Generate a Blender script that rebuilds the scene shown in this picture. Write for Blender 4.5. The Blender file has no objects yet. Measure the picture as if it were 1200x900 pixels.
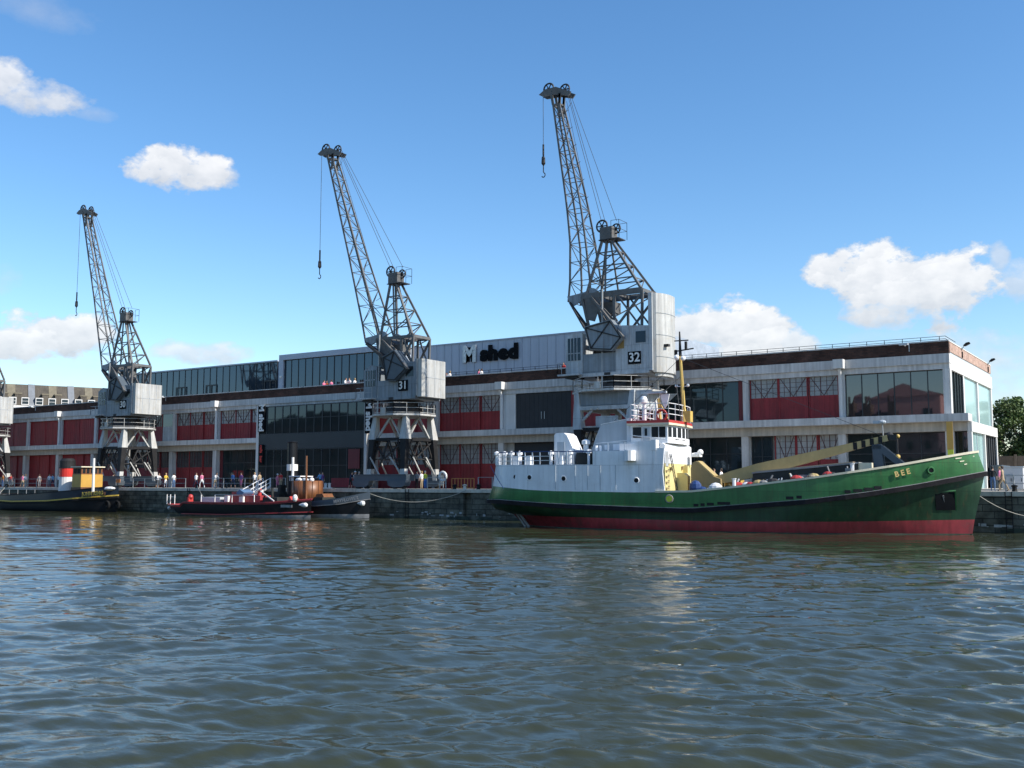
import bpy, math, random
import numpy as np
from mathutils import Vector, Matrix
random.seed(7)
R = math.radians
S = bpy.context.scene
COL = S.collection
V = Vector

# ------------------------------------------------------------------ camera (photo 1200x900)
F, HY, YAW, H = 1189.0, 566.0, 0.5859402, 3.4
PITCH = math.atan((HY-450)/F)
_fw = V((-math.sin(YAW)*math.cos(PITCH), math.cos(YAW)*math.cos(PITCH), math.sin(PITCH)))
_rt = V((math.cos(YAW), math.sin(YAW), 0)); _up = _rt.cross(_fw)
def ray(x, y): return _fw + _rt*((x-600)/F) + _up*((450-y)/F)
def atY(x, y, Y):
    r = ray(x, y); t = Y/r.y; return V((r.x*t, Y, H+r.z*t))
def atZ(x, y, Z):
    r = ray(x, y); t = (Z-H)/r.z; return V((r.x*t, r.y*t, Z))
def gx(x, Y, y=560): return atY(x, y, Y).x
Q = 2.81          # quay level
D = 77.0          # quay face

cam = bpy.data.cameras.new('camera'); camo = bpy.data.objects.new('camera', cam); COL.objects.link(camo)
cam.sensor_width = 36; cam.lens = 36*F/1200; cam.clip_end = 4000; cam.clip_start = .1
camo.location = (0, 0, H); camo.rotation_euler = (math.pi/2+PITCH, 0, YAW)
S.camera = camo

# ------------------------------------------------------------------ materials
M = {}
def nd(nt, t, **k):
    n = nt.nodes.new(t)
    for a, b in k.items(): setattr(n, a, b)
    return n
def pm(name, rgb, rough=.6, metal=0., var=.18, scale=1.2, streak=0., bump=0., dirt=None, dirtamt=.5, spec=.5, ior=None, seam=None, rust=0.):
    """painted / weathered surface: fine + coarse noise on the base colour, optional vertical streaks, patches of dirt or rust, bump"""
    m = bpy.data.materials.new(name); m.use_nodes = True; nt = m.node_tree
    b = nt.nodes['Principled BSDF']; L = nt.links.new
    b.inputs['Roughness'].default_value = rough; b.inputs['Metallic'].default_value = metal
    b.inputs['Specular IOR Level'].default_value = spec
    if ior: b.inputs['IOR'].default_value = ior
    if name in ('glass_blue', 'glass', 'window_dark'): b.inputs['Specular Tint'].default_value = (.6, .8, 1, 1)
    tc = nd(nt, 'ShaderNodeTexCoord')
    n1 = nd(nt, 'ShaderNodeTexNoise'); n1.inputs['Scale'].default_value = scale; n1.inputs['Detail'].default_value = 6
    n1.inputs['Roughness'].default_value = .65
    L(tc.outputs['Object'], n1.inputs['Vector'])
    mr = nd(nt, 'ShaderNodeMapRange'); mr.inputs[1].default_value = .3; mr.inputs[2].default_value = .7
    mr.inputs[3].default_value = 1-var; mr.inputs[4].default_value = 1+var
    L(n1.outputs['Fac'], mr.inputs[0])
    fac = mr.outputs[0]
    if streak:
        mp = nd(nt, 'ShaderNodeMapping'); mp.inputs['Scale'].default_value = (2.3, 2.3, .12)
        L(tc.outputs['Object'], mp.inputs['Vector'])
        n2 = nd(nt, 'ShaderNodeTexNoise'); n2.inputs['Scale'].default_value = 1.5; n2.inputs['Detail'].default_value = 5
        L(mp.outputs[0], n2.inputs['Vector'])
        m2 = nd(nt, 'ShaderNodeMapRange'); m2.inputs[1].default_value = .35; m2.inputs[2].default_value = .65
        m2.inputs[3].default_value = 1-streak; m2.inputs[4].default_value = 1+streak*.4
        L(n2.outputs['Fac'], m2.inputs[0])
        mm = nd(nt, 'ShaderNodeMath', operation='MULTIPLY'); L(fac, mm.inputs[0]); L(m2.outputs[0], mm.inputs[1]); fac = mm.outputs[0]
    vm = nd(nt, 'ShaderNodeVectorMath', operation='SCALE'); vm.inputs[0].default_value = rgb
    L(fac, vm.inputs['Scale']); out = vm.outputs[0]
    if dirt:
        n3 = nd(nt, 'ShaderNodeTexNoise'); n3.inputs['Scale'].default_value = scale*.8; n3.inputs['Detail'].default_value = 8
        n3.inputs['Roughness'].default_value = .75
        ad = nd(nt, 'ShaderNodeVectorMath', operation='ADD'); ad.inputs[1].default_value = (7.3, 2.1, 4.4)
        L(tc.outputs['Object'], ad.inputs[0]); L(ad.outputs[0], n3.inputs['Vector'])
        m3 = nd(nt, 'ShaderNodeMapRange'); m3.inputs[1].default_value = .52; m3.inputs[2].default_value = .68
        m3.inputs[3].default_value = 0; m3.inputs[4].default_value = dirtamt
        L(n3.outputs['Fac'], m3.inputs[0])
        mx = nd(nt, 'ShaderNodeMix', data_type='RGBA'); L(m3.outputs[0], mx.inputs[0]); L(out, mx.inputs[6])
        mx.inputs[7].default_value = (*dirt, 1); out = mx.outputs[2]
    if rust:                                     # runs of rust: brown, drawn out downwards
        mp = nd(nt, 'ShaderNodeMapping'); mp.inputs['Scale'].default_value = (1.7, 1.7, .16); mp.inputs['Location'].default_value = (3, 5, 1); L(tc.outputs['Object'], mp.inputs['Vector'])
        n5 = nd(nt, 'ShaderNodeTexNoise'); n5.inputs['Scale'].default_value = 1.6; n5.inputs['Detail'].default_value = 7; n5.inputs['Roughness'].default_value = .7; L(mp.outputs[0], n5.inputs['Vector'])
        m5 = nd(nt, 'ShaderNodeMapRange'); m5.inputs[1].default_value = .565; m5.inputs[2].default_value = .69; m5.inputs[4].default_value = rust; L(n5.outputs['Fac'], m5.inputs[0])
        mx = nd(nt, 'ShaderNodeMix', data_type='RGBA'); L(m5.outputs[0], mx.inputs[0]); L(out, mx.inputs[6]); mx.inputs[7].default_value = (.13, .062, .03, 1); out = mx.outputs[2]
    sb = None
    if seam:                                     # welded plates: dark joints and a slight change of tone from plate to plate
        sp = nd(nt, 'ShaderNodeSeparateXYZ'); cb = nd(nt, 'ShaderNodeCombineXYZ'); L(tc.outputs['Object'], sp.inputs[0]); aa = nd(nt, 'ShaderNodeMath', operation='ADD')
        L(sp.outputs[0], aa.inputs[0]); L(sp.outputs[1], aa.inputs[1]); L(aa.outputs[0], cb.inputs[0]); L(sp.outputs[2], cb.inputs[1])
        sb = nd(nt, 'ShaderNodeTexBrick'); sb.inputs['Scale'].default_value = 1; sb.inputs['Brick Width'].default_value = seam[0]; sb.inputs['Row Height'].default_value = seam[1]
        sb.inputs['Mortar Size'].default_value = seam[2]; sb.inputs['Mortar Smooth'].default_value = .6
        sb.inputs['Color1'].default_value = (.9, .9, .9, 1); sb.inputs['Color2'].default_value = (1.06, 1.06, 1.06, 1); sb.inputs['Mortar'].default_value = (.62, .62, .62, 1); L(cb.outputs[0], sb.inputs['Vector'])
        mx = nd(nt, 'ShaderNodeMix', data_type='RGBA', blend_type='MULTIPLY'); mx.inputs[0].default_value = 1; L(out, mx.inputs[6]); L(sb.outputs['Color'], mx.inputs[7]); out = mx.outputs[2]
        bp = nd(nt, 'ShaderNodeBump'); bp.inputs['Strength'].default_value = .35; bp.inputs['Distance'].default_value = .06
        n6 = nd(nt, 'ShaderNodeTexNoise'); n6.inputs['Scale'].default_value = .9; n6.inputs['Detail'].default_value = 1; L(tc.outputs['Object'], n6.inputs['Vector']); L(n6.outputs['Fac'], bp.inputs['Height']); L(bp.outputs[0], b.inputs['Normal'])
    L(out, b.inputs['Base Color'])
    if bump:
        bp = nd(nt, 'ShaderNodeBump'); bp.inputs['Strength'].default_value = bump; bp.inputs['Distance'].default_value = .05
        n4 = nd(nt, 'ShaderNodeTexNoise'); n4.inputs['Scale'].default_value = scale*5; L(tc.outputs['Object'], n4.inputs['Vector'])
        L(n4.outputs['Fac'], bp.inputs['Height']); L(bp.outputs[0], b.inputs['Normal'])
    M[name] = m; return m

def brick(name, c1, c2, mortar, bw=.45, bh=.15, swap=False, bump=.4, rough=.85, var=.35, msize=.02):
    """coursed bricks or stone blocks laid in the x-z (or y-z) plane of the wall"""
    m = bpy.data.materials.new(name); m.use_nodes = True; nt = m.node_tree
    b = nt.nodes['Principled BSDF']; L = nt.links.new; b.inputs['Roughness'].default_value = rough; b.inputs['Specular IOR Level'].default_value = .15
    tc = nd(nt, 'ShaderNodeTexCoord'); sp = nd(nt, 'ShaderNodeSeparateXYZ'); cb = nd(nt, 'ShaderNodeCombineXYZ')
    L(tc.outputs['Object'], sp.inputs[0])
    a = nd(nt, 'ShaderNodeMath', operation='ADD'); L(sp.outputs[0], a.inputs[0]); L(sp.outputs[1], a.inputs[1])
    L(a.outputs[0], cb.inputs[0]); L(sp.outputs[2], cb.inputs[1])
    bt = nd(nt, 'ShaderNodeTexBrick'); bt.inputs['Color1'].default_value = (*c1, 1); bt.inputs['Color2'].default_value = (*c2, 1)
    bt.inputs['Mortar'].default_value = (*mortar, 1); bt.inputs['Scale'].default_value = 1
    bt.inputs['Brick Width'].default_value = bw; bt.inputs['Row Height'].default_value = bh; bt.inputs['Mortar Size'].default_value = msize
    L(cb.outputs[0], bt.inputs['Vector'])
    n1 = nd(nt, 'ShaderNodeTexNoise'); n1.inputs['Scale'].default_value = .9; n1.inputs['Detail'].default_value = 8; n1.inputs['Roughness'].default_value = .7
    L(tc.outputs['Object'], n1.inputs['Vector'])
    mr = nd(nt, 'ShaderNodeMapRange'); mr.inputs[1].default_value = .3; mr.inputs[2].default_value = .7; mr.inputs[3].default_value = 1-var; mr.inputs[4].default_value = 1+var
    L(n1.outputs['Fac'], mr.inputs[0])
    vm = nd(nt, 'ShaderNodeVectorMath', operation='SCALE'); L(bt.outputs['Color'], vm.inputs[0]); L(mr.outputs[0], vm.inputs['Scale'])
    L(vm.outputs[0], b.inputs['Base Color'])
    bp = nd(nt, 'ShaderNodeBump'); bp.inputs['Strength'].default_value = bump; bp.inputs['Distance'].default_value = .03
    L(bt.outputs['Fac'], bp.inputs['Height']); bp.invert = True; L(bp.outputs[0], b.inputs['Normal'])
    M[name] = m; return m

pm('concrete', (.54, .53, .515), .8, var=.12, scale=.5, streak=.24, bump=.15, dirt=(.33, .31, .28), dirtamt=.35)
pm('concrete_white', (.62, .61, .585), .75, var=.06, scale=.6, streak=.08)
pm('concrete_tan', (.44, .41, .365), .85, var=.14, scale=.6, streak=.22)  # concrete browned and darkened to paint the shade under the balcony slab
pm('red_door', (.26, .018, .022), .6, var=.16, scale=.8, streak=.22, dirt=(.16, .03, .03), dirtamt=.5)
pm('red_dark', (.12, .012, .016), .6, var=.1, streak=.12)
pm('glazing', (.24, .25, .25), .3, var=.25, scale=.6, ior=1.7)
pm('glazing_dark', (.055, .055, .06), .2, var=.4, scale=.7)
pm('muntin', (.09, .022, .024), .6)
pm('charcoal', (.035, .037, .04), .6, var=.12, spec=.25)
pm('glass', (.018, .026, .027), .03, var=.35, scale=.3, ior=1.55)
pm('glass_corner', (.014, .018, .021), .02, var=.2, scale=.3, ior=2.1)
pm('glass_blue', (.02, .033, .045), .04, var=.25, scale=.25, ior=1.75)
pm('glass_teal', (.32, .47, .46), .12, var=.05, scale=.3, ior=1.6)
pm('mullion', (.02, .024, .028), .45)
pm('clad', (.40, .45, .52), .5, metal=.0, var=.05, scale=.4, streak=.06)
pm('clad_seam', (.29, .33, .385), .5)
pm('clad_pale', (.5, .53, .55), .5, metal=.2, var=.05, scale=.4)
pm('roof_felt', (.13, .13, .13), .9)
pm('white_paint', (.72, .71, .68), .5, var=.06, scale=1.5, streak=.07)
pm('sign_black', (.006, .007, .009), .8, spec=.1)
pm('silver', (.45, .46, .47), .35, metal=.5, var=.3, scale=4)
pm('black_metal', (.012, .012, .013), .6, spec=.2)
pm('steel_rail', (.30, .31, .31), .5, metal=.3, var=.15)
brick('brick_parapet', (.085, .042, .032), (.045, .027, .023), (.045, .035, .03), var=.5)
brick('brick_sunlit', (.44, .29, .23), (.34, .22, .17), (.36, .29, .25), var=.25)  # paler copy of the parapet brick, with sunlight put into the colour
brick('quay_stone', (.15, .14, .105), (.085, .082, .066), (.05, .048, .04), bw=1.5, bh=.48, bump=.8, var=.75, msize=.03)
pm('quay_top', (.36, .33, .285), .9, var=.22, scale=.7, bump=.3, dirt=(.2, .18, .15))
pm('coping', (.56, .50, .41), .9, var=.22, scale=1.3, bump=.3, dirt=(.17, .15, .12))
pm('weed', (.035, .045, .03), .8, var=.5, scale=2.5)
pm('lime', (.42, .42, .40), .9, var=.4, scale=3)
# cranes
pm('crane_steel', (.11, .11, .108), .55, spec=.35, metal=.0, var=.3, scale=1.5, dirt=(.13, .075, .05), dirtamt=.45)
pm('crane_dark', (.032, .032, .033), .6, spec=.25, var=.3, dirt=(.07, .05, .04))
pm('crane_grey', (.42, .445, .46), .5, var=.12, scale=1.1, streak=.2, dirt=(.2, .16, .12), dirtamt=.35, seam=(1.15, 2.1, .02), rust=.45)
pm('crane_bluegrey', (.20, .23, .255), .5, var=.16, scale=1.1, streak=.2, seam=(1.3, 2.1, .02), rust=.5)
pm('crane_pale', (.43, .43, .41), .55, var=.10, scale=.9, streak=.25, dirt=(.34, .29, .21), dirtamt=.5, rust=.4)
pm('crane_white', (.47, .465, .44), .55, var=.1, streak=.12, dirt=(.3, .26, .22), dirtamt=.45, rust=.5)
pm('crane_black', (.018, .018, .019), .6, var=.3, spec=.2)
pm('window_dark', (.02, .024, .027), .08, var=.3, ior=1.45)
pm('ochre', (.30, .19, .06), .6, var=.2)
pm('rope', (.33, .31, .26), .9)
pm('wire', (.06, .06, .062), .6)
# ships
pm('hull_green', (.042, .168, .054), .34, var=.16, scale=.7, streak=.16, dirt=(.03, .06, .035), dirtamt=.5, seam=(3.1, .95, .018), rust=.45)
pm('hull_green_dark', (.018, .055, .026), .36, var=.22, scale=.7, streak=.25, dirt=(.03, .04, .03), dirtamt=.6, seam=(3.1, .95, .018), rust=.4)  # hull green with the shade of the lower flare painted in
pm('hull_red', (.34, .04, .048), .55, var=.2, scale=.9, streak=.22, dirt=(.12, .06, .05), dirtamt=.7, rust=.3)
pm('ship_white', (.80, .81, .82), .42, var=.05, scale=.8, streak=.09, dirt=(.5, .48, .44), dirtamt=.22, seam=(2.2, 4.7, .02), rust=.28)
pm('ship_grey', (.42, .46, .49), .5, var=.06, scale=.8, streak=.1)
pm('cream', (.66, .60, .44), .5, var=.08)
pm('cream_yellow', (.68, .58, .27), .5, var=.08, streak=.06)
pm('derrick_yellow', (.44, .33, .14), .5, var=.12, streak=.05)
pm('olive', (.28, .21, .10), .6, var=.12)
pm('mast_yellow', (.56, .38, .10), .5, var=.1)
pm('red_trim', (.42, .04, .035), .5, var=.1)
pm('navy', (.015, .045, .15), .5)
pm('hatch_dark', (.035, .038, .036), .7, spec=.2, var=.25)
pm('slate_paint', (.065, .085, .105), .5, var=.12)
pm('rubber', (.015, .015, .015), .8, spec=.15, var=.3)
pm('strake', (.018, .016, .018), .8, spec=.12, var=.35, scale=2)
pm('black_hull', (.010, .011, .013), .4, spec=.25, var=.25, scale=1, streak=.1)
pm('blueblack_hull', (.018, .028, .042), .38, var=.2, scale=1)
pm('pyro_red', (.30, .035, .04), .5, var=.15)
pm('boot_grey', (.24, .235, .23), .7, var=.3, scale=2)
pm('tug_yellow', (.50, .29, .06), .45, var=.1)
pm('line_yellow', (.56, .38, .06), .5, var=.2, scale=3)
pm('wood', (.18, .07, .026), .45, var=.2, scale=2, streak=.15)
pm('wood_dark', (.12, .05, .025), .5, var=.2, scale=2)
pm('funnel_red', (.55, .03, .02), .45, var=.05)
pm('tan_deck', (.33, .26, .18), .8, var=.15)
pm('orange', (.55, .2, .05), .6); pm('tarp_blue', (.08, .15, .26), .6, var=.15); pm('canvas', (.7, .7, .7), .8, var=.08, bump=.4)
pm('gold', (.60, .43, .16), .5)
pm('foliage', (.085, .13, .03), .7, var=.5, scale=.6); pm('foliage_b', (.05, .085, .022), .7, var=.4, scale=.6); pm('bark', (.07, .05, .035), .9)
pm('far_roof', (.085, .073, .058), .9, var=.3, scale=.25, streak=.2); pm('far_wall', (.21, .11, .085), .9, var=.2, scale=.3)
pm('pale_stone', (.16, .14, .10), .9, var=.2); pm('blue_slate', (.13, .145, .165), .5)
pm('fence_brown', (.12, .095, .075), .9, var=.25, scale=1.2, streak=.2)
pm('cabinet', (.48, .49, .50), .5, var=.05)
pm('pink_render', (.62, .33, .32), .9, var=.15); pm('brown_stone', (.13, .08, .06), .9, var=.2)
CLOTH = {'white': (.72, .72, .72), 'blue': (.05, .16, .42), 'sky': (.16, .36, .6), 'navy': (.02, .03, .07), 'black': (.015, .015, .017), 'red': (.5, .04, .035),
         'pink': (.62, .18, .3), 'yellow': (.62, .42, .05), 'hivis': (.55, .6, .06), 'orange': (.6, .2, .04), 'denim': (.09, .16, .3), 'grey': (.2, .2, .21),
         'tan': (.38, .29, .18), 'green': (.08, .2, .08), 'purple': (.2, .08, .25)}
for k, c in CLOTH.items(): pm('cloth_'+k, c, .9, var=.12, scale=4)
pm('skin', (.52, .31, .22), .6, var=.05); pm('skin_dark', (.24, .13, .085), .6, var=.05)
pm('hair_brown', (.06, .035, .02), .7); pm('hair_fair', (.35, .24, .1), .7); pm('hair_grey', (.4, .39, .37), .7); pm('hair_black', (.015, .012, .01), .7)

# ------------------------------------------------------------------ mesh builder
class MB:
    def __init__(s, mat=None):
        s.v = []; s.f = []; s.fm = []; s.mats = []; s.k = 0
        if mat: s.mat(mat)
    def mat(s, name):
        if name not in s.mats: s.mats.append(name)
        s.k = s.mats.index(name); return s
    def add(s, vs, fs):
        o = len(s.v); s.v += [tuple(p) for p in vs]
        for f in fs: s.f.append(tuple(i+o for i in f)); s.fm.append(s.k)
        return s
    def box(s, x0, x1, y0, y1, z0, z1):
        return s.add([(x0,y0,z0),(x1,y0,z0),(x1,y1,z0),(x0,y1,z0),(x0,y0,z1),(x1,y0,z1),(x1,y1,z1),(x0,y1,z1)],
                     [(3,2,1,0),(4,5,6,7),(0,1,5,4),(1,2,6,5),(2,3,7,6),(3,0,4,7)])
    def bar(s, p, q, w, h=None, up=(0,0,1)):
        p = V(p); q = V(q); h = h or w; d = (q-p)
        if d.length < 1e-6: return s
        d.normalize(); u = V(up)
        if abs(d.dot(u)) > .95: u = V((0,1,0))
        a = d.cross(u).normalized(); b = a.cross(d)
        c = [a*(-w/2)+b*(-h/2), a*(w/2)+b*(-h/2), a*(w/2)+b*(h/2), a*(-w/2)+b*(h/2)]
        return s.add([p+x for x in c]+[q+x for x in c], [(0,1,2,3),(7,6,5,4),(1,0,4,5),(2,1,5,6),(3,2,6,7),(0,3,7,4)])
    def tube(s, p, q, r, n=6, r2=None, cap=True):
        p = V(p); q = V(q); d = q-p
        if d.length < 1e-6: return s
        d.normalize(); a = d.orthogonal().normalized(); b = d.cross(a); r2 = r if r2 is None else r2
        vs = []
        for (c, rr) in ((p, r), (q, r2)):
            for i in range(n):
                t = 2*math.pi*i/n; vs.append(c+a*(rr*math.cos(t))+b*(rr*math.sin(t)))
        fs = [(i, (i+1)%n, n+(i+1)%n, n+i) for i in range(n)]
        if cap: fs += [tuple(range(n))[::-1], tuple(range(n, 2*n))]
        return s.add(vs, fs)
    def path(s, pts, r, n=5):
        for a, b in zip(pts, pts[1:]): s.tube(a, b, r, n)
        return s
    def prism(s, poly, ax, a, b):
        """polygon in the plane perpendicular to ax ('x': (y,z), 'y': (x,z), 'z': (x,y)) from a to b"""
        f = {'x': lambda p, t: (t, p[0], p[1]), 'y': lambda p, t: (p[0], t, p[1]), 'z': lambda p, t: (p[0], p[1], t)}[ax]
        n = len(poly)
        return s.add([f(p, a) for p in poly]+[f(p, b) for p in poly],
                     [tuple(range(n))[::-1], tuple(range(n, 2*n))]+[(i, (i+1)%n, n+(i+1)%n, n+i) for i in range(n)])
    def lathe(s, prof, c=(0,0,0), n=12, axis='z'):
        vs = []
        for (r, z) in prof:
            for i in range(n):
                t = 2*math.pi*i/n; x, y = r*math.cos(t), r*math.sin(t)
                p = {'z': (x, y, z), 'y': (x, z, y), 'x': (z, x, y)}[axis]
                vs.append((p[0]+c[0], p[1]+c[1], p[2]+c[2]))
        fs = []
        for j in range(len(prof)-1):
            for i in range(n): fs.append((j*n+i, j*n+(i+1)%n, (j+1)*n+(i+1)%n, (j+1)*n+i))
        fs += [tuple(range(n))[::-1], tuple(range((len(prof)-1)*n, len(prof)*n))]
        return s.add(vs, fs)
    def ball(s, c, r, sc=(1,1,1), n=10, m=6):
        prof = [(max(1e-3, math.sin(math.pi*j/m)), -math.cos(math.pi*j/m)) for j in range(m+1)]
        o = len(s.v); s.lathe(prof, (0,0,0), n)
        for i in range(o, len(s.v)):
            p = s.v[i]; s.v[i] = (c[0]+p[0]*r*sc[0], c[1]+p[1]*r*sc[1], c[2]+p[2]*r*sc[2])
        return s
    def ring(s, c, Rr, r, axis='y', n=16, m=6):
        prof = [(Rr+r*math.cos(2*math.pi*j/m), r*math.sin(2*math.pi*j/m)) for j in range(m+1)]
        vs = []
        for (rr, z) in prof[:-1]:
            for i in range(n):
                t = 2*math.pi*i/n; x, y = rr*math.cos(t), rr*math.sin(t)
                p = {'z': (x, y, z), 'y': (x, z, y), 'x': (z, x, y)}[axis]
                vs.append((p[0]+c[0], p[1]+c[1], p[2]+c[2]))
        fs = [(j*n+i, j*n+(i+1)%n, ((j+1)%m)*n+(i+1)%n, ((j+1)%m)*n+i) for j in range(m) for i in range(n)]
        return s.add(vs, fs)
    def loft(s, rows, mats=None):
        n = len(rows[0]); o = len(s.v)
        for r in rows: s.v += [tuple(p) for p in r]
        for j in range(len(rows)-1):
            if mats: s.mat(mats[j])
            for i in range(n-1):
                s.f.append((o+j*n+i, o+j*n+i+1, o+(j+1)*n+i+1, o+(j+1)*n+i)); s.fm.append(s.k)
        return s
    def build(s, name, parent=None, mat=None, smooth=False, fix=True):
        if mat: s.mats = [mat]; s.fm = [0]*len(s.f)
        me = bpy.data.meshes.new(name); me.from_pydata(s.v, [], s.f)
        for x in s.mats: me.materials.append(M[x])
        me.polygons.foreach_set('material_index', s.fm)
        if fix:
            import bmesh
            bm = bmesh.new(); bm.from_mesh(me); bmesh.ops.recalc_face_normals(bm, faces=bm.faces); bm.to_mesh(me); bm.free()
        if smooth: me.polygons.foreach_set('use_smooth', [True]*len(me.polygons))
        me.update()
        o = bpy.data.objects.new(name, me); COL.objects.link(o)
        if parent: o.parent = parent
        return o

def tag(o, label=None, cat=None, group=None, kind=None):
    if label: o['label'] = label
    if cat: o['category'] = cat
    if group: o['group'] = group
    if kind: o['kind'] = kind
    return o
def thing(name, label, cat, loc=(0,0,0), rz=0, group=None):
    o = bpy.data.objects.new(name, None); COL.objects.link(o); o.empty_display_size = .3
    o.location = loc; o.rotation_euler = (0, 0, rz)
    return tag(o, label, cat, group)
def copy_tree(o, parent=None):
    c = o.copy(); COL.objects.link(c)
    if parent: c.parent = parent
    for ch in list(o.children): copy_tree(ch, c)
    return c
def text(body, size, depth, name, parent, mat, loc, rot, offset=.0, space=1.0, xs=1.0, align='CENTER'):
    cu = bpy.data.curves.new(name, 'FONT'); cu.body = body; cu.size = size; cu.extrude = depth; cu.offset = offset
    cu.align_x = align; cu.align_y = 'CENTER'; cu.space_character = space; cu.resolution_u = 3
    t = bpy.data.objects.new(name, cu); COL.objects.link(t)
    dg = bpy.context.evaluated_depsgraph_get(); dg.update()
    me = bpy.data.meshes.new_from_object(t.evaluated_get(dg)); bpy.data.objects.remove(t)
    me.materials.clear(); me.materials.append(M[mat])
    o = bpy.data.objects.new(name, me); COL.objects.link(o); o.parent = parent
    o.location = loc; o.rotation_euler = rot; o.scale = (xs, 1, 1)
    return o
def itp(tab, x):
    if x <= tab[0][0]: return tab[0][1]
    for (a, b), (c, d) in zip(tab, tab[1:]):
        if x <= c: return b+(d-b)*(x-a)/(c-a)
    return tab[-1][1]
def sag(p, q, drop, n=14):
    p = V(p); q = V(q)
    return [p.lerp(q, i/n)-V((0,0,drop*4*(i/n)*(1-i/n))) for i in range(n+1)]
# ------------------------------------------------------------------ world: Nishita sky + cumulus, one sun
SUN_AZ, SUN_EL = R(7.5), R(39)           # azimuth measured from +X towards +Y (behind the warehouse front)
w = bpy.data.worlds.new('World'); S.world = w; w.use_nodes = True; nt = w.node_tree; L = nt.links.new
bg = nt.nodes['Background']; bg.inputs['Strength'].default_value = .15
sky = nd(nt, 'ShaderNodeTexSky', sky_type='NISHITA'); sky.sun_disc = False
sky.sun_elevation = SUN_EL; sky.sun_rotation = math.pi/2-SUN_AZ; sky.air_density = 1.0; sky.dust_density = .35; sky.ozone_density = 2.6
hs = nd(nt, 'ShaderNodeHueSaturation'); hs.inputs['Saturation'].default_value = 1.22; hs.inputs['Value'].default_value = 1.0
L(sky.outputs[0], hs.inputs['Color'])
geo = nd(nt, 'ShaderNodeTexCoord'); nrm = nd(nt, 'ShaderNodeVectorMath', operation='NORMALIZE'); L(geo.outputs['Generated'], nrm.inputs[0])
def vdot(vec):
    n = nd(nt, 'ShaderNodeVectorMath', operation='DOT_PRODUCT'); L(nrm.outputs[0], n.inputs[0]); n.inputs[1].default_value = vec; return n.outputs['Value']
def mth(op, a, b=None, c=None, clamp=False):
    n = nd(nt, 'ShaderNodeMath', operation=op); n.use_clamp = clamp
    for i, q in enumerate((a, b, c)):
        if q is None: continue
        if isinstance(q, (int, float)): n.inputs[i].default_value = q
        else: L(q, n.inputs[i])
    return n.outputs[0]
nz = nd(nt, 'ShaderNodeTexNoise'); nz.inputs['Scale'].default_value = 21; nz.inputs['Detail'].default_value = 10; nz.inputs['Roughness'].default_value = .6
mpn = nd(nt, 'ShaderNodeMapping'); mpn.inputs['Scale'].default_value = (1, 1, 1.5); L(nrm.outputs[0], mpn.inputs[0]); L(mpn.outputs[0], nz.inputs['Vector'])
nb = nd(nt, 'ShaderNodeTexNoise'); nb.inputs['Scale'].default_value = 60; nb.inputs['Detail'].default_value = 6; L(mpn.outputs[0], nb.inputs['Vector'])
nzf = mth('SUBTRACT', nz.outputs['Fac'], .5)
# clouds: (azimuth-ish centre as a photo direction, half width, half height, density, softness)
CL = [(220,202,62,26,1.0,1), (205,196,40,30,1.,1), (250,205,44,16,.8,1.2), (36,112,60,22,.85,1.3), (4,95,32,26,.9,1.2), (110,134,26,9,.3,1.6),
      (50,388,70,30,1.05,.95), (18,402,56,24,1.0,1.0), (228,412,60,15,.75,1.3), (110,424,60,14,.4,1.8), (8,328,18,18,.28,1.6), (40,12,60,18,.22,2.0),
      (1058,330,100,44,1.05,.9), (1010,318,62,38,1.0,.9), (1110,340,62,40,1.0,.9), (1060,355,90,28,.85,1.1), (1172,303,12,20,.55,1.3), (1196,328,24,26,.6,1.3),
      (870,388,58,42,1.05,.9), (820,385,48,32,1.0,.9), (905,408,70,26,.9,1.1), (850,420,130,20,.8,1.2), (1170,430,90,42,.62,1.5), (1195,470,80,40,.55,1.6), (1010,400,80,12,.25,1.9),
      (700,470,500,22,.22,2.2), (150,445,260,18,.30,2.0),
      # the rest of the sky, outside the photo
      (-900,150,260,80,.9,1), (-420,300,150,60,.9,1), (1700,250,220,90,.9,1), (2300,100,300,90,.8,1)]
wsum = None; bsum = None
for (px, py, hw, hh, den, soft) in CL:
    c = ray(px, py).normalized(); r = V((c.y, -c.x, 0)).normalized(); u = r.cross(c)
    dc = vdot(c); sw = hw/F*.95; sh_ = hh/F*.95
    dcm = mth('MAXIMUM', dc, .05)
    a = mth('DIVIDE', mth('DIVIDE', vdot(r), dcm), sw); b_ = mth('DIVIDE', mth('DIVIDE', vdot(u), dcm), sh_)
    # flatter underside: stretch the lower half less
    q = mth('SUBTRACT', 1.0, mth('ADD', mth('MULTIPLY', a, a), mth('MULTIPLY', b_, b_)))
    q = mth('ADD', q, mth('MULTIPLY', nzf, 4.2))
    mask = mth('MULTIPLY', mth('DIVIDE', q, .55*soft**1.8, clamp=True), den)
    mask = mth('MULTIPLY', mask, mth('GREATER_THAN', dc, .1))
    lit = mth('MULTIPLY', mask, mth('MULTIPLY_ADD', b_, .5, .5, clamp=True))
    wsum = mask if wsum is None else mth('MAXIMUM', wsum, mask)
    bsum = lit if bsum is None else mth('MAXIMUM', bsum, lit)
mask = mth('MINIMUM', wsum, 1.0)
mask = mth('MULTIPLY', mask, mth('MULTIPLY_ADD', mask, -.25, 1.2), clamp=True)
shade = mth('ADD', mth('MULTIPLY_ADD', bsum, .85, .16), mth('MULTIPLY', mth('SUBTRACT', nb.outputs['Fac'], .5), .9), clamp=True)
ccol = nd(nt, 'ShaderNodeMix', data_type='RGBA'); L(shade, ccol.inputs[0])
ccol.inputs[6].default_value = (2.9, 3.1, 3.4, 1); ccol.inputs[7].default_value = (5.3, 5.25, 5.2, 1)
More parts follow.
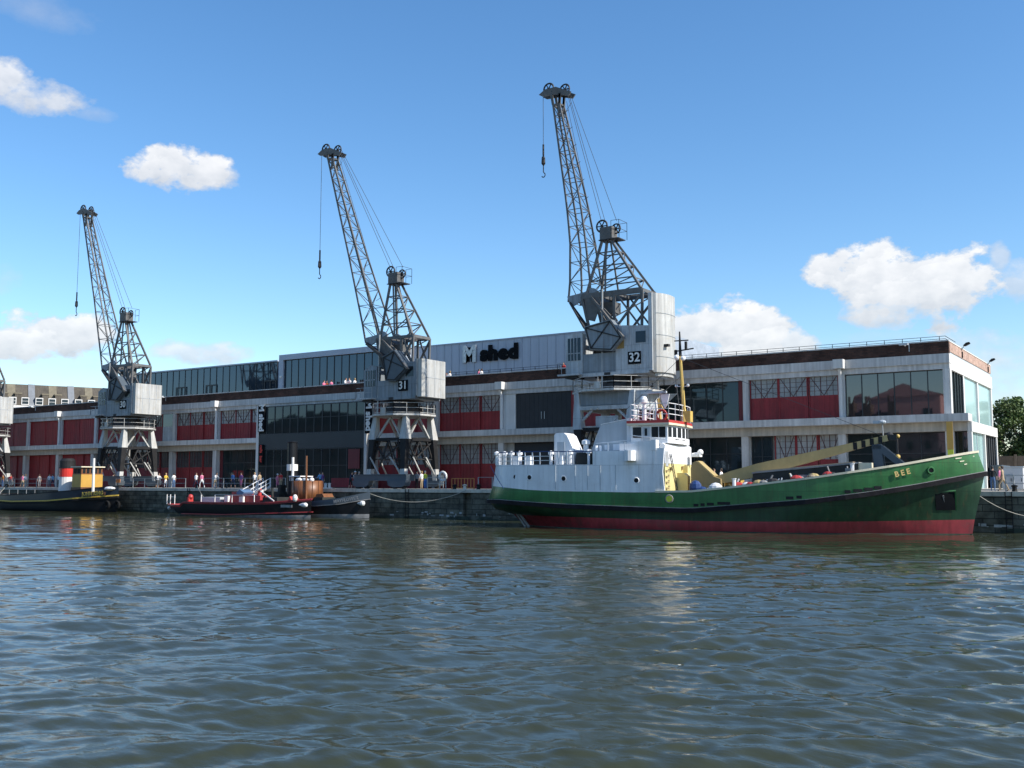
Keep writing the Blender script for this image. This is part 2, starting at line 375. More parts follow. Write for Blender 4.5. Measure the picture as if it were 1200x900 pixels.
mx = nd(nt, 'ShaderNodeMix', data_type='RGBA'); L(mth('MULTIPLY', mask, .94), mx.inputs[0]); L(hs.outputs[0], mx.inputs[6]); L(ccol.outputs[2], mx.inputs[7])
L(mx.outputs[2], bg.inputs['Color'])

sl = bpy.data.lights.new('sun', 'SUN'); sl.energy = 5.0; sl.angle = R(.53); sl.color = (1, .95, .87)
so = bpy.data.objects.new('sun', sl); COL.objects.link(so)
sd = V((math.cos(SUN_EL)*math.cos(SUN_AZ), math.cos(SUN_EL)*math.sin(SUN_AZ), math.sin(SUN_EL)))
so.rotation_euler = sd.to_track_quat('Z', 'Y').to_euler(); so.location = (60, 0, 80)
vs = S.view_settings; vs.view_transform = 'Standard'; vs.look = 'None'; vs.exposure = .42; vs.gamma = 1
S.cycles.max_bounces = 6; S.cycles.glossy_bounces = 3; S.cycles.transmission_bounces = 3; S.cycles.caustics_reflective = False; S.cycles.caustics_refractive = False

# ------------------------------------------------------------------ water: one sheet of real ripples
def water():
    rng = np.random.default_rng(5)
    r = 5*np.exp(np.arange(0, 640)*math.log(200/5)/639.); r = np.concatenate([[.5], r, [300, 700]])
    th = np.concatenate([np.linspace(-math.pi, R(-66), 20)[:-1], np.linspace(R(-66), R(8), 420), np.linspace(R(8), math.pi, 40)[1:]])
    TH, RR = np.meshgrid(th, r)           # th measured from +Y, positive to +X
    X = RR*np.sin(TH); Y = RR*np.cos(TH); Z = np.zeros_like(X)
    res = np.maximum(RR*.0058, RR*R(74)/420*.6)
    wd = R(112)                              # ripples run across the dock towards the camera
    lam = np.concatenate([np.exp(rng.uniform(math.log(.75), math.log(2.3), 16)), np.exp(rng.uniform(math.log(.25), math.log(.7), 40)), [3.4, 4.6, 6.0]])
    for l in lam:
        a = wd + rng.normal(0, .40 if l > .74 else .7)
        k = 2*math.pi/l; amp = (.0122 if l > .74 else .0036)*l*rng.uniform(.75, 1.25)
        if l > 2.5: amp *= .35
        fade = np.clip((l/res-2.2)/2.5, 0, 1)
        ph = k*(X*math.cos(a)+Y*math.sin(a))+rng.uniform(0, 6.28)
        # a slow warp breaks the long straight crests; waves come in groups
        ph = ph+.9*np.sin(.21*X+.13*Y+l*7)+.7*np.sin(.47*Y-.39*X+l*3)+.35*np.sin(1.1*X+.5*Y+l*11)
        c1, c2, c3 = rng.uniform(-.5, .5, 3); c4 = rng.uniform(.25, .6)
        env = np.clip(.22+1.25*np.sin(c1*X+c4*Y+9*c3)*np.sin(c2*Y+c4*X+5*c1), 0, 1.3) if .74 < l < 2.5 else 1
        # steep on the side turned away from the camera, gentle on the near side
        s_ = np.sin(ph); Z += amp*fade*env*((s_-.46*np.sin(2*ph)+.26*np.sin(3*ph)-.12*np.sin(4*ph)) if l > .74 else (np.exp(1.1*s_)-1.33)*.75)
    patch = .75+.35*np.sin(.06*X+.03*Y+1)*np.sin(.05*Y-.025*X)
    Z *= patch
    Z[RR > 230] = 0
    nr, ntn = X.shape
    co = np.stack([X, Y, Z], -1).reshape(-1, 3)
    idx = np.arange(nr*ntn).reshape(nr, ntn)
    f = np.stack([idx[:-1, :-1], idx[:-1, 1:], idx[1:, 1:], idx[1:, :-1]], -1).reshape(-1, 4)
    me = bpy.data.meshes.new('water'); me.vertices.add(len(co)); me.vertices.foreach_set('co', co.ravel())
    me.loops.add(f.size); me.polygons.add(len(f)); me.loops.foreach_set('vertex_index', f[:, ::-1].ravel().astype(np.int32))
    me.polygons.foreach_set('loop_start', np.arange(0, f.size, 4, dtype=np.int32))
    me.polygons.foreach_set('use_smooth', np.ones(len(f), dtype=bool)); me.update(calc_edges=True); me.validate()
    o = bpy.data.objects.new('water', me); COL.objects.link(o); tag(o, kind='structure')
    m = bpy.data.materials.new('water'); m.use_nodes = True; t = m.node_tree; b = t.nodes['Principled BSDF']; LL = t.links.new
    b.inputs['Base Color'].default_value = (.036, .041, .022, 1); b.inputs['Roughness'].default_value = .025; b.inputs['IOR'].default_value = 1.34
    tc = nd(t, 'ShaderNodeTexCoord'); mp = nd(t, 'ShaderNodeMapping'); mp.inputs['Scale'].default_value = (.8, 1.5, 1); LL(tc.outputs['Object'], mp.inputs[0])
    n1 = nd(t, 'ShaderNodeTexNoise'); n1.inputs['Scale'].default_value = 2.6; n1.inputs['Detail'].default_value = 6; n1.inputs['Roughness'].default_value = .55; LL(mp.outputs[0], n1.inputs['Vector'])
    bp = nd(t, 'ShaderNodeBump'); bp.inputs['Strength'].default_value = .5; bp.inputs['Distance'].default_value = .032; LL(n1.outputs['Fac'], bp.inputs['Height']); LL(bp.outputs[0], b.inputs['Normal'])
    me.materials.append(m)
water()

# ------------------------------------------------------------------ quay
g = MB('quay_top'); g.add([(-420, D+.75, Q), (400, D+.75, Q), (400, 900, Q), (-420, 900, Q)], [(0, 1, 2, 3)])
tag(g.build('quay_ground'), kind='structure')
far = MB('quay_stone'); far.add([(-700, -400, -.6), (700, -400, -.6), (700, 900, -.6), (-700, 900, -.6)], [(0, 1, 2, 3)])
tag(far.build('harbour_bed'), kind='structure')
qw = thing('quay_wall', 'dark stone dock wall with pale coping behind the moored boats', 'wall', (-60, D, 0))
XS0, XS1 = -260, 160
ch = gx(547.5, D)+60                                           # the dark vertical chase in the wall
mb = MB('quay_stone'); mb.box(XS0+60, ch-.45, 0, .75, -1.2, Q-.32); mb.box(ch+.45, XS1+60, 0, .75, -1.2, Q-.32)
mb.box(ch-.45, ch+.45, .5, .75, -1.2, Q-.32); mb.build('wall_face', qw)
cp = MB('coping'); x = XS0+60
while x < XS1+60:
    l = random.uniform(1.5, 2.3); cp.box(x, x+l-.02, -.07+random.uniform(0, .03), .75, Q-.318, Q+.003+random.uniform(0, .012)); x += l
cp.build('coping', qw)
wd = MB('weed'); 
for i in range(150):
    x = random.uniform(-80, 52); 
    if abs(x-ch) < .8: continue
    l = random.uniform(.5, 2.6); wd.box(x, x+l, -.012-random.random()*.02, .02, -.3, random.uniform(.08, .34))
wd.build('waterline_weed', qw)
lm = MB('lime')
for i in range(70):
    x = random.choice([random.uniform(ch-6, ch+5), random.uniform(44, 52), random.uniform(-70, 40)]); z = random.uniform(.2, .6)
    if abs(x-ch) < .7: continue
    lm.box(x, x+random.uniform(.05, .5), -.008-random.random()*.01, .02, z, z+random.uniform(.03, .22))
lm.build('lime_stain', qw)
for x in (-95.5, gx(1181, D), gx(478, D)):
    t = thing('wall_ladder', {0: 'iron ladder fixed to the dock wall left of the red hulled boat', 1: 'iron ladder on the dock wall beyond the bow of the green ship', 2: 'iron ladder on the dock wall below the middle crane'}[(-95.5, gx(1181, D), gx(478, D)).index(x)], 'ladder', (x, D-.12, 0), 0, 'ladders on the dock wall')
    a = MB('crane_black')
    for s in (-.2, .2): a.bar((s, 0, -.2), (s, 0, Q), .05)
    for i in range(9): a.bar((-.2, 0, .1+i*.3), (.2, 0, .1+i*.3), .035)
    a.build('rungs', t)

# ------------------------------------------------------------------ warehouse (museum shed)
CX = [-15.62,-24.11,-32.6,-41.37,-50.05,-58.83,-67.54,-76.27,-84.9,-93.7,-102.75,-111.3,-120.0,-128.4,-136.8,-145.2,-153.6,-162.2]
C = [x+15.62 for x in CX]
YB = 87.0
wh = thing('warehouse', 'long two storey concrete warehouse with red sliding doors behind the cranes', 'building', (CX[0], YB, Q))
LX = C[-1]; DEP = 21.3
def part(mb, name, par=wh, **k): return mb.build(name, par, **k)
ZL, ZS0, ZS1, ZU, ZB, ZP = 4.70, 5.44, 6.04, 9.74, 10.97, 12.12
m = MB('concrete'); m.box(LX, -.6, .62, DEP-.5, 0, 11.0); part(m, 'wall')
m = MB('concrete'); m.box(LX, .12, -.12, .6, ZU, ZU+.47); m.box(LX, .15, -.28, .61, ZU+.472, ZB); part(m, 'roof_beam')
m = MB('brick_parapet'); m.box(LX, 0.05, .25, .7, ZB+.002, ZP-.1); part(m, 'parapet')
m = MB('concrete'); m.box(LX, .08, .2, .78, ZP-.1, ZP); part(m, 'parapet_coping')
m = MB('concrete'); sx = gx(1137, YB-1.5, 490)-CX[0]; fx = gx(1169, YB+22, 500)-CX[0]
sx = 1.58; m.prism([(LX, -1.5), (sx, -1.5), (sx, .25), (.1, .6), (LX, .6)], 'z', ZS0, ZS1); part(m, 'balcony_slab')
m = MB('concrete_tan'); m.box(LX, 1.3, -.55, .58, ZL, ZS0-.003); part(m, 'lower_beam')
m = MB('concrete'); m.box(.06, 1.33, .3, 12.2, ZS0-.1, ZS0-.02); m.box(-.3, .04, .6, DEP-.1, ZL, ZU-3.72); part(m, 'end_roof')
m = MB('roof_felt'); m.box(LX, -.1, .72, DEP-.1, 11.05, 11.15); part(m, 'roof')
for k in range(len(C)):
    if k == 8: continue
    m = MB('concrete_white' if k in (1, 4) else 'concrete'); hw = .26
    m.box(C[k]-hw-(.15 if k == 0 else 0), C[k]+hw-(.12 if k == 0 else 0), -.1, .6, ZS1+.002, ZU-.002); part(m, 'upper_column')
    m = MB('concrete'); m.box(C[k]-.36, C[k]+.3, -.42, .57, .0, ZL-.002); part(m, 'lower_column')
for k in (0.98, 5, 9.94, 14):
    i = int(round(k)); x = C[i]-.02
    m = MB('concrete_white'); m.box(x-.42, x+.42, -.95, -.3, ZB-.75, ZB+.02); m.tube((x, -.62, ZB-.75), (x, -.28, ZB-1.5), .15, 8); m.tube((x, -.28, ZB-1.5), (x, -.28, ZS1), .17, 8)
    part(m, 'downpipe')
def door(x0, x1, z0, z1, y, zsplit, mat='red_door', gl='glazing', brace=1):
    m = MB(mat); m.box(x0+.02, x1-.02, y, y+.08, z0, zsplit if gl else z1)
    n = max(2, int((x1-x0)/.42)); top = zsplit if gl else z1
    for i in range(1, n): xx = x0+(x1-x0)*i/n; m.box(xx-.03, xx+.03, y-.014, y+.002, z0+.05, top-.05)
    m.box(x0+.02, x0+.12, y-.05, y, z0, z1); m.box(x1-.12, x1-.02, y-.05, y, z0, z1)
    o = part(m, 'sliding_door')
    if gl:
        g = MB(gl); g.box(x0+.12, x1-.12, y+.02, y+.05, zsplit+.003, z1); g.mat('muntin')
        nv = max(2, int((x1-x0)/.45))
        for i in range(1, nv): xx = x0+(x1-x0)*i/nv; w_ = .05 if i == nv//2 else .024; g.bar((xx, y, zsplit), (xx, y, z1), w_)
        for i in range(1, 4): zz = zsplit+(z1-zsplit)*i/4; g.bar((x0+.12, y, zz), (x1-.12, y, zz), .024)
        if brace:
            a, b_ = (x0+.2, x0+(x1-x0)*.5) if brace > 0 else (x0+(x1-x0)*.5, x1-.2)
            g.bar((x0+.2, y-.01, z1-.05), ((x0+x1)/2, y-.01, zsplit), .04); g.bar((x1-.2, y-.012, z1-.05), ((x0+x1)/2, y-.012, zsplit), .04)
        g.build('glazing', o)
    return o
def leaves(k, n, z0, z1, y, gl='glazing', a=0., b=1., mat='red_door', brace=1):
    x1, x0 = C[k]-.28, C[k+1]+.28; xa = x0+(x1-x0)*a; xb = x0+(x1-x0)*b
    zs = z0+(z1-z0)*.555
    for i in range(n):
        door(xa+(xb-xa)*i/n, xa+(xb-xa)*(i+1)/n, z0, z1, y+(.0 if i % 2 else .09), zs, mat, gl, brace)
def curtain(x0, x1, z0, z1, y, n, mat='glass', name='window', mw=.07, hz=()):
    m = MB(mat)
    for i in range(n):                      # panes set a hair out of true so each reflects a little differently
        a = x0+(x1-x0)*i/n; b = x0+(x1-x0)*(i+1)/n; e = random.uniform(-.006, .006)
        m.add([(a+.01, y+e, z0), (b-.01, y-e, z0), (b-.01, y-e+random.uniform(-.004, .004), z1), (a+.01, y+e, z1)], [(0, 1, 2, 3)])
    o = part(m, name, fix=False)
    f = MB('mullion')
    for i in range(n+1): xx = x0+(x1-x0)*i/n; f.box(xx-mw/2, xx+mw/2, y-.06, y+.06, z0, z1)
    for zz in list(hz)+[z0+.04, z1-.04]: f.box(x0, x1, y-.05, y+.05, zz-.035, zz+.035)
    f.build('window_frame', o); return o
U0, U1, G0, G1 = ZS1+.003, ZU-.003, .003, ZL-.003
# upper floor
curtain(C[1]+.3, C[0]-.32, U0, U1, .2, 6, 'glass_corner')
leaves(1, 3, U0, U1, .15); leaves(3, 3, U0, U1, .15); leaves(5, 3, U0, U1, .15); leaves(6, 3, U0, U1, .15)
curtain(C[3]+.3, C[2]-.75, U0, U1, .25, 5); m = MB('red_dark'); m.box(C[2]-.72, C[2]-.26, .1, .2, U0, U1); part(m, 'door_edge')
x0, x1 = C[5]+.28, C[4]-.28
m = MB('concrete_white'); m.box(x0-.1, x0+1.25, -.02, .2, U0, U1); part(m, 'white_panel')
m = MB('charcoal'); m.box(x0+1.27, x1-.45, .1, .2, U0, U1)
for i in range(1, 12): xx = x0+1.27+(x1-x0-1.72)*i/12; m.box(xx-.012, xx+.012, .085, .101, U0, U1)
o = part(m, 'sliding_door'); g = MB('silver'); mid = (x0+1.27+x1-.45)/2
for s in (-.18, .18): g.bar((mid+s, .06, U0+1.0), (mid+s, .06, U0+1.75), .05)
g.build('handle', o)
m = MB('red_door'); m.box(x1-.43, x1-.02, .12, .2, U0, U1); part(m, 'door_edge')
leaves(9, 3, U0, U1, .15, brace=1); leaves(10, 3, U0, U1, .15); leaves(11, 2, U0, U1, .15, 'glazing_dark', 0, .72)
m = MB('crane_grey'); a_ = C[12]+.28; b_ = C[11]-.28; m.box(a_+(b_-a_)*.73, b_, .1, .2, U0, U0+2.0); m.mat('glass_blue'); m.box(a_+(b_-a_)*.73, b_, .12, .2, U0+2.003, U1); part(m, 'service_door')
leaves(12, 2, U0, U1, .15, 'glazing_dark')
for k in (13, 14, 15, 16): leaves(k, 2, U0, U1, .15, None)
# ground floor
curtain(C[1]+.35, C[0]-.4, G0, G1, .3, 4, hz=(3.0, 2.3))
curtain(C[2]+.4, C[2]+2.2, G0, G1, .3, 2, hz=(2.9,)); leaves(1, 3, G0, G1, .2, 'glazing', .27, 1)
curtain(C[3]+.4, C[2]-.4, G0, G1, .3, 5, hz=(3.2,)); leaves(3, 3, G0, G1, .2)
m = MB('charcoal'); m.box(C[5]+1.3, C[4]-.4, .2, .3, G0, G1); part(m, 'sliding_door'); m = MB('concrete_tan'); m.box(C[5]+.3, C[5]+1.28, .15, .3, G0, G1); part(m, 'white_panel')
leaves(5, 3, G0, G1, .2); leaves(6, 3, G0, G1, .2)
curtain(C[10]+.9, C[9]-.4, G0, G1, .3, 6, hz=(3.1,)); m = MB('red_dark'); m.box(C[10]+.3, C[10]+.85, .2, .3, G0, G1); part(m, 'door_edge')
leaves(10, 3, G0, G1, .2, 'glazing_dark', brace=0); leaves(11, 3, G0, G1, .2, 'glazing_dark', brace=0); leaves(12, 3, G0, G1, .2, 'glazing_dark', brace=0)
for k in (13, 14, 15, 16): leaves(k, 3, G0, G1, .2, None)
# double height entrance (bays 7 and 8): the slab stops either side of it
ex0, ex1 = C[9]+.3, C[7]-.2
# the slab runs behind: cover the recess with a tall glazed screen in front of it
m = MB('mullion'); m.box(ex0, ex1, -1.62, -1.56, G1-.1, ZS1+.35); part(m, 'entrance_spandrel')
curtain(ex0, ex1, ZS1+.36, U1, -1.55, 13, name='entrance_glazing', mw=.12, hz=(8.2,)); curtain(ex0, ex1, .02, G1-.12, -1.55, 13, name='entrance_glazing', mw=.1, hz=(2.6,))
m = MB('red_dark'); m.box(ex1-2.3, ex1-.6, -1.72, -1.63, 2.2, 4.4); part(m, 'entrance_panel')
m = MB('concrete_white'); m.box(ex0-.42, ex0-.02, -1.7, .1, 0, ZU-.005); part(m, 'entrance_jamb'); m = MB('concrete'); m.box(ex1+.02, ex1+.4, -1.7, .1, 0, ZU-.005); part(m, 'entrance_jamb')
m = MB('mullion'); m.box(ex0, ex1, -1.6, .1, U1-.02, U1+.03); part(m, 'entrance_soffit')
m = MB('concrete_white'); m.box(ex0-2.2, ex0-.44, -1.53, -1.503, ZS0+.04, ZS1-.02); part(m, 'sunlit_slab_edge')  # thin white sheet painting the sunlight on the slab's end
# end wall facing right
ys = [0.1, 6.43, 13.4, 21.1]
for i, y in enumerate(ys):
    m = MB('concrete_white'); m.box(-.25, .05, y-.22, y+.22, ZS1, ZU); part(m, 'end_column')

for y in (-.3, 5.9, 12.15):
    m = MB('concrete_white'); m.box(1.3, 1.62, y-.2, y+.2, 0, ZL-.06); part(m, 'end_column')
m = MB('concrete_white'); m.box(-.45, .1, .62, DEP+.1, ZU, ZB-.1); part(m, 'end_beam')
m = MB('concrete_white'); m.box(1.335, 1.66, -.56, 12.36, ZL-.055, ZS0-.01); part(m, 'end_band')
m = MB('clad_pale'); m.box(-.4, -.02, .72, DEP, ZB-.1, ZB+.25); part(m, 'end_flashing')
m = MB('brick_sunlit'); m.box(-.45, .045, .72, DEP, ZB+.25, ZP-.1); part(m, 'end_parapet'); m = MB('concrete_white'); m.box(-.5, .09, .79, DEP+.05, ZP-.1, ZP-.03); part(m, 'parapet_coping')
def endpane(y0, y1, z0, z1, mat, n, xx=-.1, xb=None):
    xb = xx if xb is None else xb
    m = MB(mat); m.add([(xx, y0, z0), (xb, y1, z0), (xb, y1, z1), (xx, y0, z1)], [(0, 1, 2, 3)]); o = part(m, 'end_window', fix=False)
    f = MB('mullion' if n > 2 else 'clad_pale')
    for i in range(n+1): t = i/n; f.bar((xx+(xb-xx)*t+.03, y0+(y1-y0)*t, z0), (xx+(xb-xx)*t+.03, y0+(y1-y0)*t, z1), .12 if n > 2 else .07)
    f.build('window_frame', o)
endpane(ys[0]+.25, ys[1]-.25, U0, U1, 'glass', 5); endpane(ys[1]+.25, ys[2]-.25, U0, U1, 'glass_teal', 1); endpane(ys[2]+.25, ys[3]-.25, U0, U1, 'glass_teal', 1)
endpane(-.08, 5.68, .02, ZL-.07, 'glass_teal', 2, 1.42); endpane(6.12, 11.93, .02, ZL-.07, 'charcoal', 5, 1.42)
curtain(.1, 1.28, .02, ZL-.01, .05, 3, name='end_window')
m = MB('slate_paint'); m.box(1.68, 2.6, 7.0, 12.0, 0, 2.1); part(m, 'bin_store')
for y in (6.0, 19.5):
    m = MB('black_metal'); m.bar((.1, y, ZP-.9), (.1, y, ZP-.35), .09); m.bar((.1, y, ZP-.1), (.35, y, ZP+.22), .05); m.prism([(.2, ZP+.15), (.35, ZP+.1), (.75, ZP+.3), (.7, ZP+.42), (.45, ZP+.38)], 'y', y-.22, y+.22); part(m, 'floodlight')
for x, z in ((gx(35, YB)-CX[0], ZP-.2), (gx(188, YB)-CX[0], ZP-.1), (gx(1066, YB)-CX[0], ZP-.25)):
    m = MB('clad_pale'); m.box(x-.35, x+.35, -.55, -.2, z-.02, z+.14); m.bar((x, .2, z), (x, -.3, z), .08); m.bar((x+.3, .2, z-.5), (x+.3, .2, z+.1), .06); part(m, 'floodlight')
# roof rail
rr = MB('black_metal'); x = C[6]
for zz in (ZP+.2, ZP+.42): rr.bar((C[7]-1, .95, zz), (-.3, .95, zz), .035); rr.bar((-.3, .95, zz), (-.3, DEP*.25, zz), .035)
x = C[7]-1
while x < -.2: rr.bar((x, .95, ZP-.2), (x, .95, ZP+.42), .045); x += 1.45
part(rr, 'roof_railing')
# rooftop glazed storey
PX = lambda px, Y: gx(px, Y, 420)-CX[0]
pav = MB('clad'); y0 = 6.0; xr = PX(750, 93); yend = atX_y = None
r_ = ray(842, 410); kx = (CX[0]+xr)/r_.x; yend = r_.y*kx-YB
ph = 19.4-Q
xl, xm0, xm1 = PX(150, 93), PX(327, 89.6), PX(462, 89.6)
pav.box(xl, xr, y0+.15, yend, 11.15, ph)
part(pav, 'rooftop_storey')
cl = MB('clad'); xs3 = PX(470, 93); cl.box(xs3, xr+.02, y0, y0+.149, 11.15, ph+.02); x = xs3; cl.mat('clad_seam')
while x < xr: cl.box(x-.025, x+.025, y0-.03, y0+.01, 11.2, ph); x += 1.08
cl.box(xs3, xr, y0-.06, y0, ph-.12, ph+.06); part(cl, 'cladding')
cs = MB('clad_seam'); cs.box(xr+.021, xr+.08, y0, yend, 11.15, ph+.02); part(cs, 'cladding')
n1 = 24; curtain(xl, PX(326, 93)-.1, 11.2, ph-.15, y0, n1, 'glass_blue', 'rooftop_window', .06); m = MB('clad'); m.box(xl, PX(326, 93), y0-.1, y0+.14, ph-.15, ph+.03); part(m, 'roof_fascia')
for px in (214, 249, 318):
    x = PX(px, 93); m = MB('mullion'); m.box(x-1.1, x+1.1, y0-.12, y0-.07, 13.9, 14.05)
    for s in (-1.05, 0, 1.05): m.box(x+s-.07, x+s+.07, y0-.12, y0-.07, 11.2, 13.9)
    part(m, 'terrace_door')
m = MB('clad'); ym = 2.6; m.box(xm0, xm1, ym+.4, y0+.1, 11.15, ph+.02); m.box(xm0, xm1, ym, ym+.4, ph-.62, ph+.05); m.box(xm0, xm0+.75, ym, ym+.4, 11.15, ph-.62); part(m, 'rooftop_frame')
curtain(xm0+.75, xm1, 11.2, ph-.63, ym+.3, 15, 'glass_blue', 'rooftop_window', .07)
m = MB('white_paint'); m.box(xm0+.25, xm0+.62, ym-.12, ym-.01, 13.75, 13.98); part(m, 'wall_lamp')
# small signs on the building, each a thing
def vsign(nm, label, x, y, z0, z1, w_, body, col, par_col='sign_black', size=.62, off=.03):
    t = thing(nm, label, 'sign', (x, y, (z0+z1)/2)); m = MB(par_col); m.box(-w_/2, w_/2, 0, .14, -(z1-z0)/2, (z1-z0)/2); m.build('board', t)
    m = MB('black_metal'); 
    for zz in (-(z1-z0)/2+.3, (z1-z0)/2-.3): m.bar((0, .14, zz), (0, .9, zz), .05)
    m.build('bracket', t)
    text(body, size, .01, 'lettering', t, col, (0, -.012, .1), (R(90), R(90), 0), off, 1.0)
    return t
p = atY(306.5, 476, 85.2); vsign('hanging_sign', 'black hanging sign with white vertical lettering left of the glass entrance, upper of two', p.x, 85.2, 9.55, 12.7, 1.12, 'M shed', 'white_paint', size=1.12, off=.05)
vsign('hanging_sign', 'narrow black hanging sign with small red lettering left of the glass entrance, lower of two', p.x+.1, 85.2, 5.6, 8.0, .72, 'cafe  bar', 'funnel_red', size=.6, off=.02)
p = atY(432, 480, 85.2); vsign('hanging_sign', 'black hanging sign with white vertical lettering half hidden behind the middle crane', p.x, 85.2, 8.9, 12.6, 1.12, 'M shed', 'white_paint', size=1.15, off=.05)
# big roof sign
sg = thing('roof_sign', 'large silver and black lettering standing on the grey rooftop cladding', 'sign', ((-68.45-60.7)/2, 92.9, 17.05))
sw = 7.75
m = MB('sign_black')
for (a, b, c, d) in ((-3.87, -3.25, .98, 1.75), (-3.2, -2.75, 1.3, 1.75), (-2.5, -2.2, 1.25, 1.75), (-3.87, -3.3, 0, .9), (-3.2, -2.9, .1, .85), (-2.7, -2.35, .05, .7)): m.box(a, b, 0, .08, c, d)
m.build('patterned_block', sg)
text('M', 2.55, .05, 'letter', sg, 'silver', (-2.85, -.08, .88), (R(90), 0, 0), .12)
text('shed', 2.2, .06, 'letter', sg, 'sign_black', (1.22, -.06, .80), (R(90), 0, 0), .15, 1.12, 1.12)
# ------------------------------------------------------------------ dockside cranes
def lattice(m, st, rc, rb, nb, skipfirst=False):
    """four chord lattice through stations (z, front x, back x, half width); nb bays, zigzag on all faces"""
    zs = [s[0] for s in st]; n = nb
    tab = [[(s[0], s[i]) for s in st] for i in (1, 2, 3)]
    z0, z1 = zs[0], zs[-1]
    # bays shorten towards the head
    us = [0]; 
    for i in range(n): us.append(us[-1]+(1-.45*i/n))
    P = []
    for u in us:
        z = z0+(z1-z0)*u/us[-1]; f = itp(tab[0], z); b = itp(tab[1], z); w = itp(tab[2], z)
        P.append(((f, -w, z), (b, -w, z), (b, w, z), (f, w, z)))
    for i in range(n):
        for c in range(4): m.bar(P[i][c], P[i+1][c], rc)
        for c in range(4):
            d = (c+1) % 4; m.bar(P[i][c], P[i][d], rb)
            if (i+c) % 2: m.bar(P[i][c], P[i+1][d], rb)
            else: m.bar(P[i][d], P[i+1][c], rb)
    for c in range(4): m.bar(P[n][c], P[n][(c+1) % 4], rc)
    return P
def sheave(name, c, r, par, axis='y'):
    m = MB('crane_dark'); m.ring(c, r*.88, r*.14, axis, 18, 6); m.lathe([(r*.2, -.12), (r*.2, .12)], c, 8, axis)
    for i in range(6):
        a = i*math.pi/3; d = V((math.cos(a), 0, math.sin(a))) if axis == 'y' else V((0, math.cos(a), math.sin(a)))
        m.bar(V(c), V(c)+d*r*.85, .08)
    m.build(name, par, smooth=False)
def railing(m, pts, z, h=1.05, step=1.3, r=.03, rails=(.55, 1.05)):
    for a, b in zip(pts, pts[1:]):
        a = V((*a, z)); b = V((*b, z)); l = (b-a).length; n = max(1, int(l/step))
        for i in range(n+1): p = a.lerp(b, i/n); m.bar(p, p+V((0, 0, h)), r*1.7)
        for q in rails: m.bar(a+V((0, 0, q)), b+V((0, 0, q)), r*1.5)
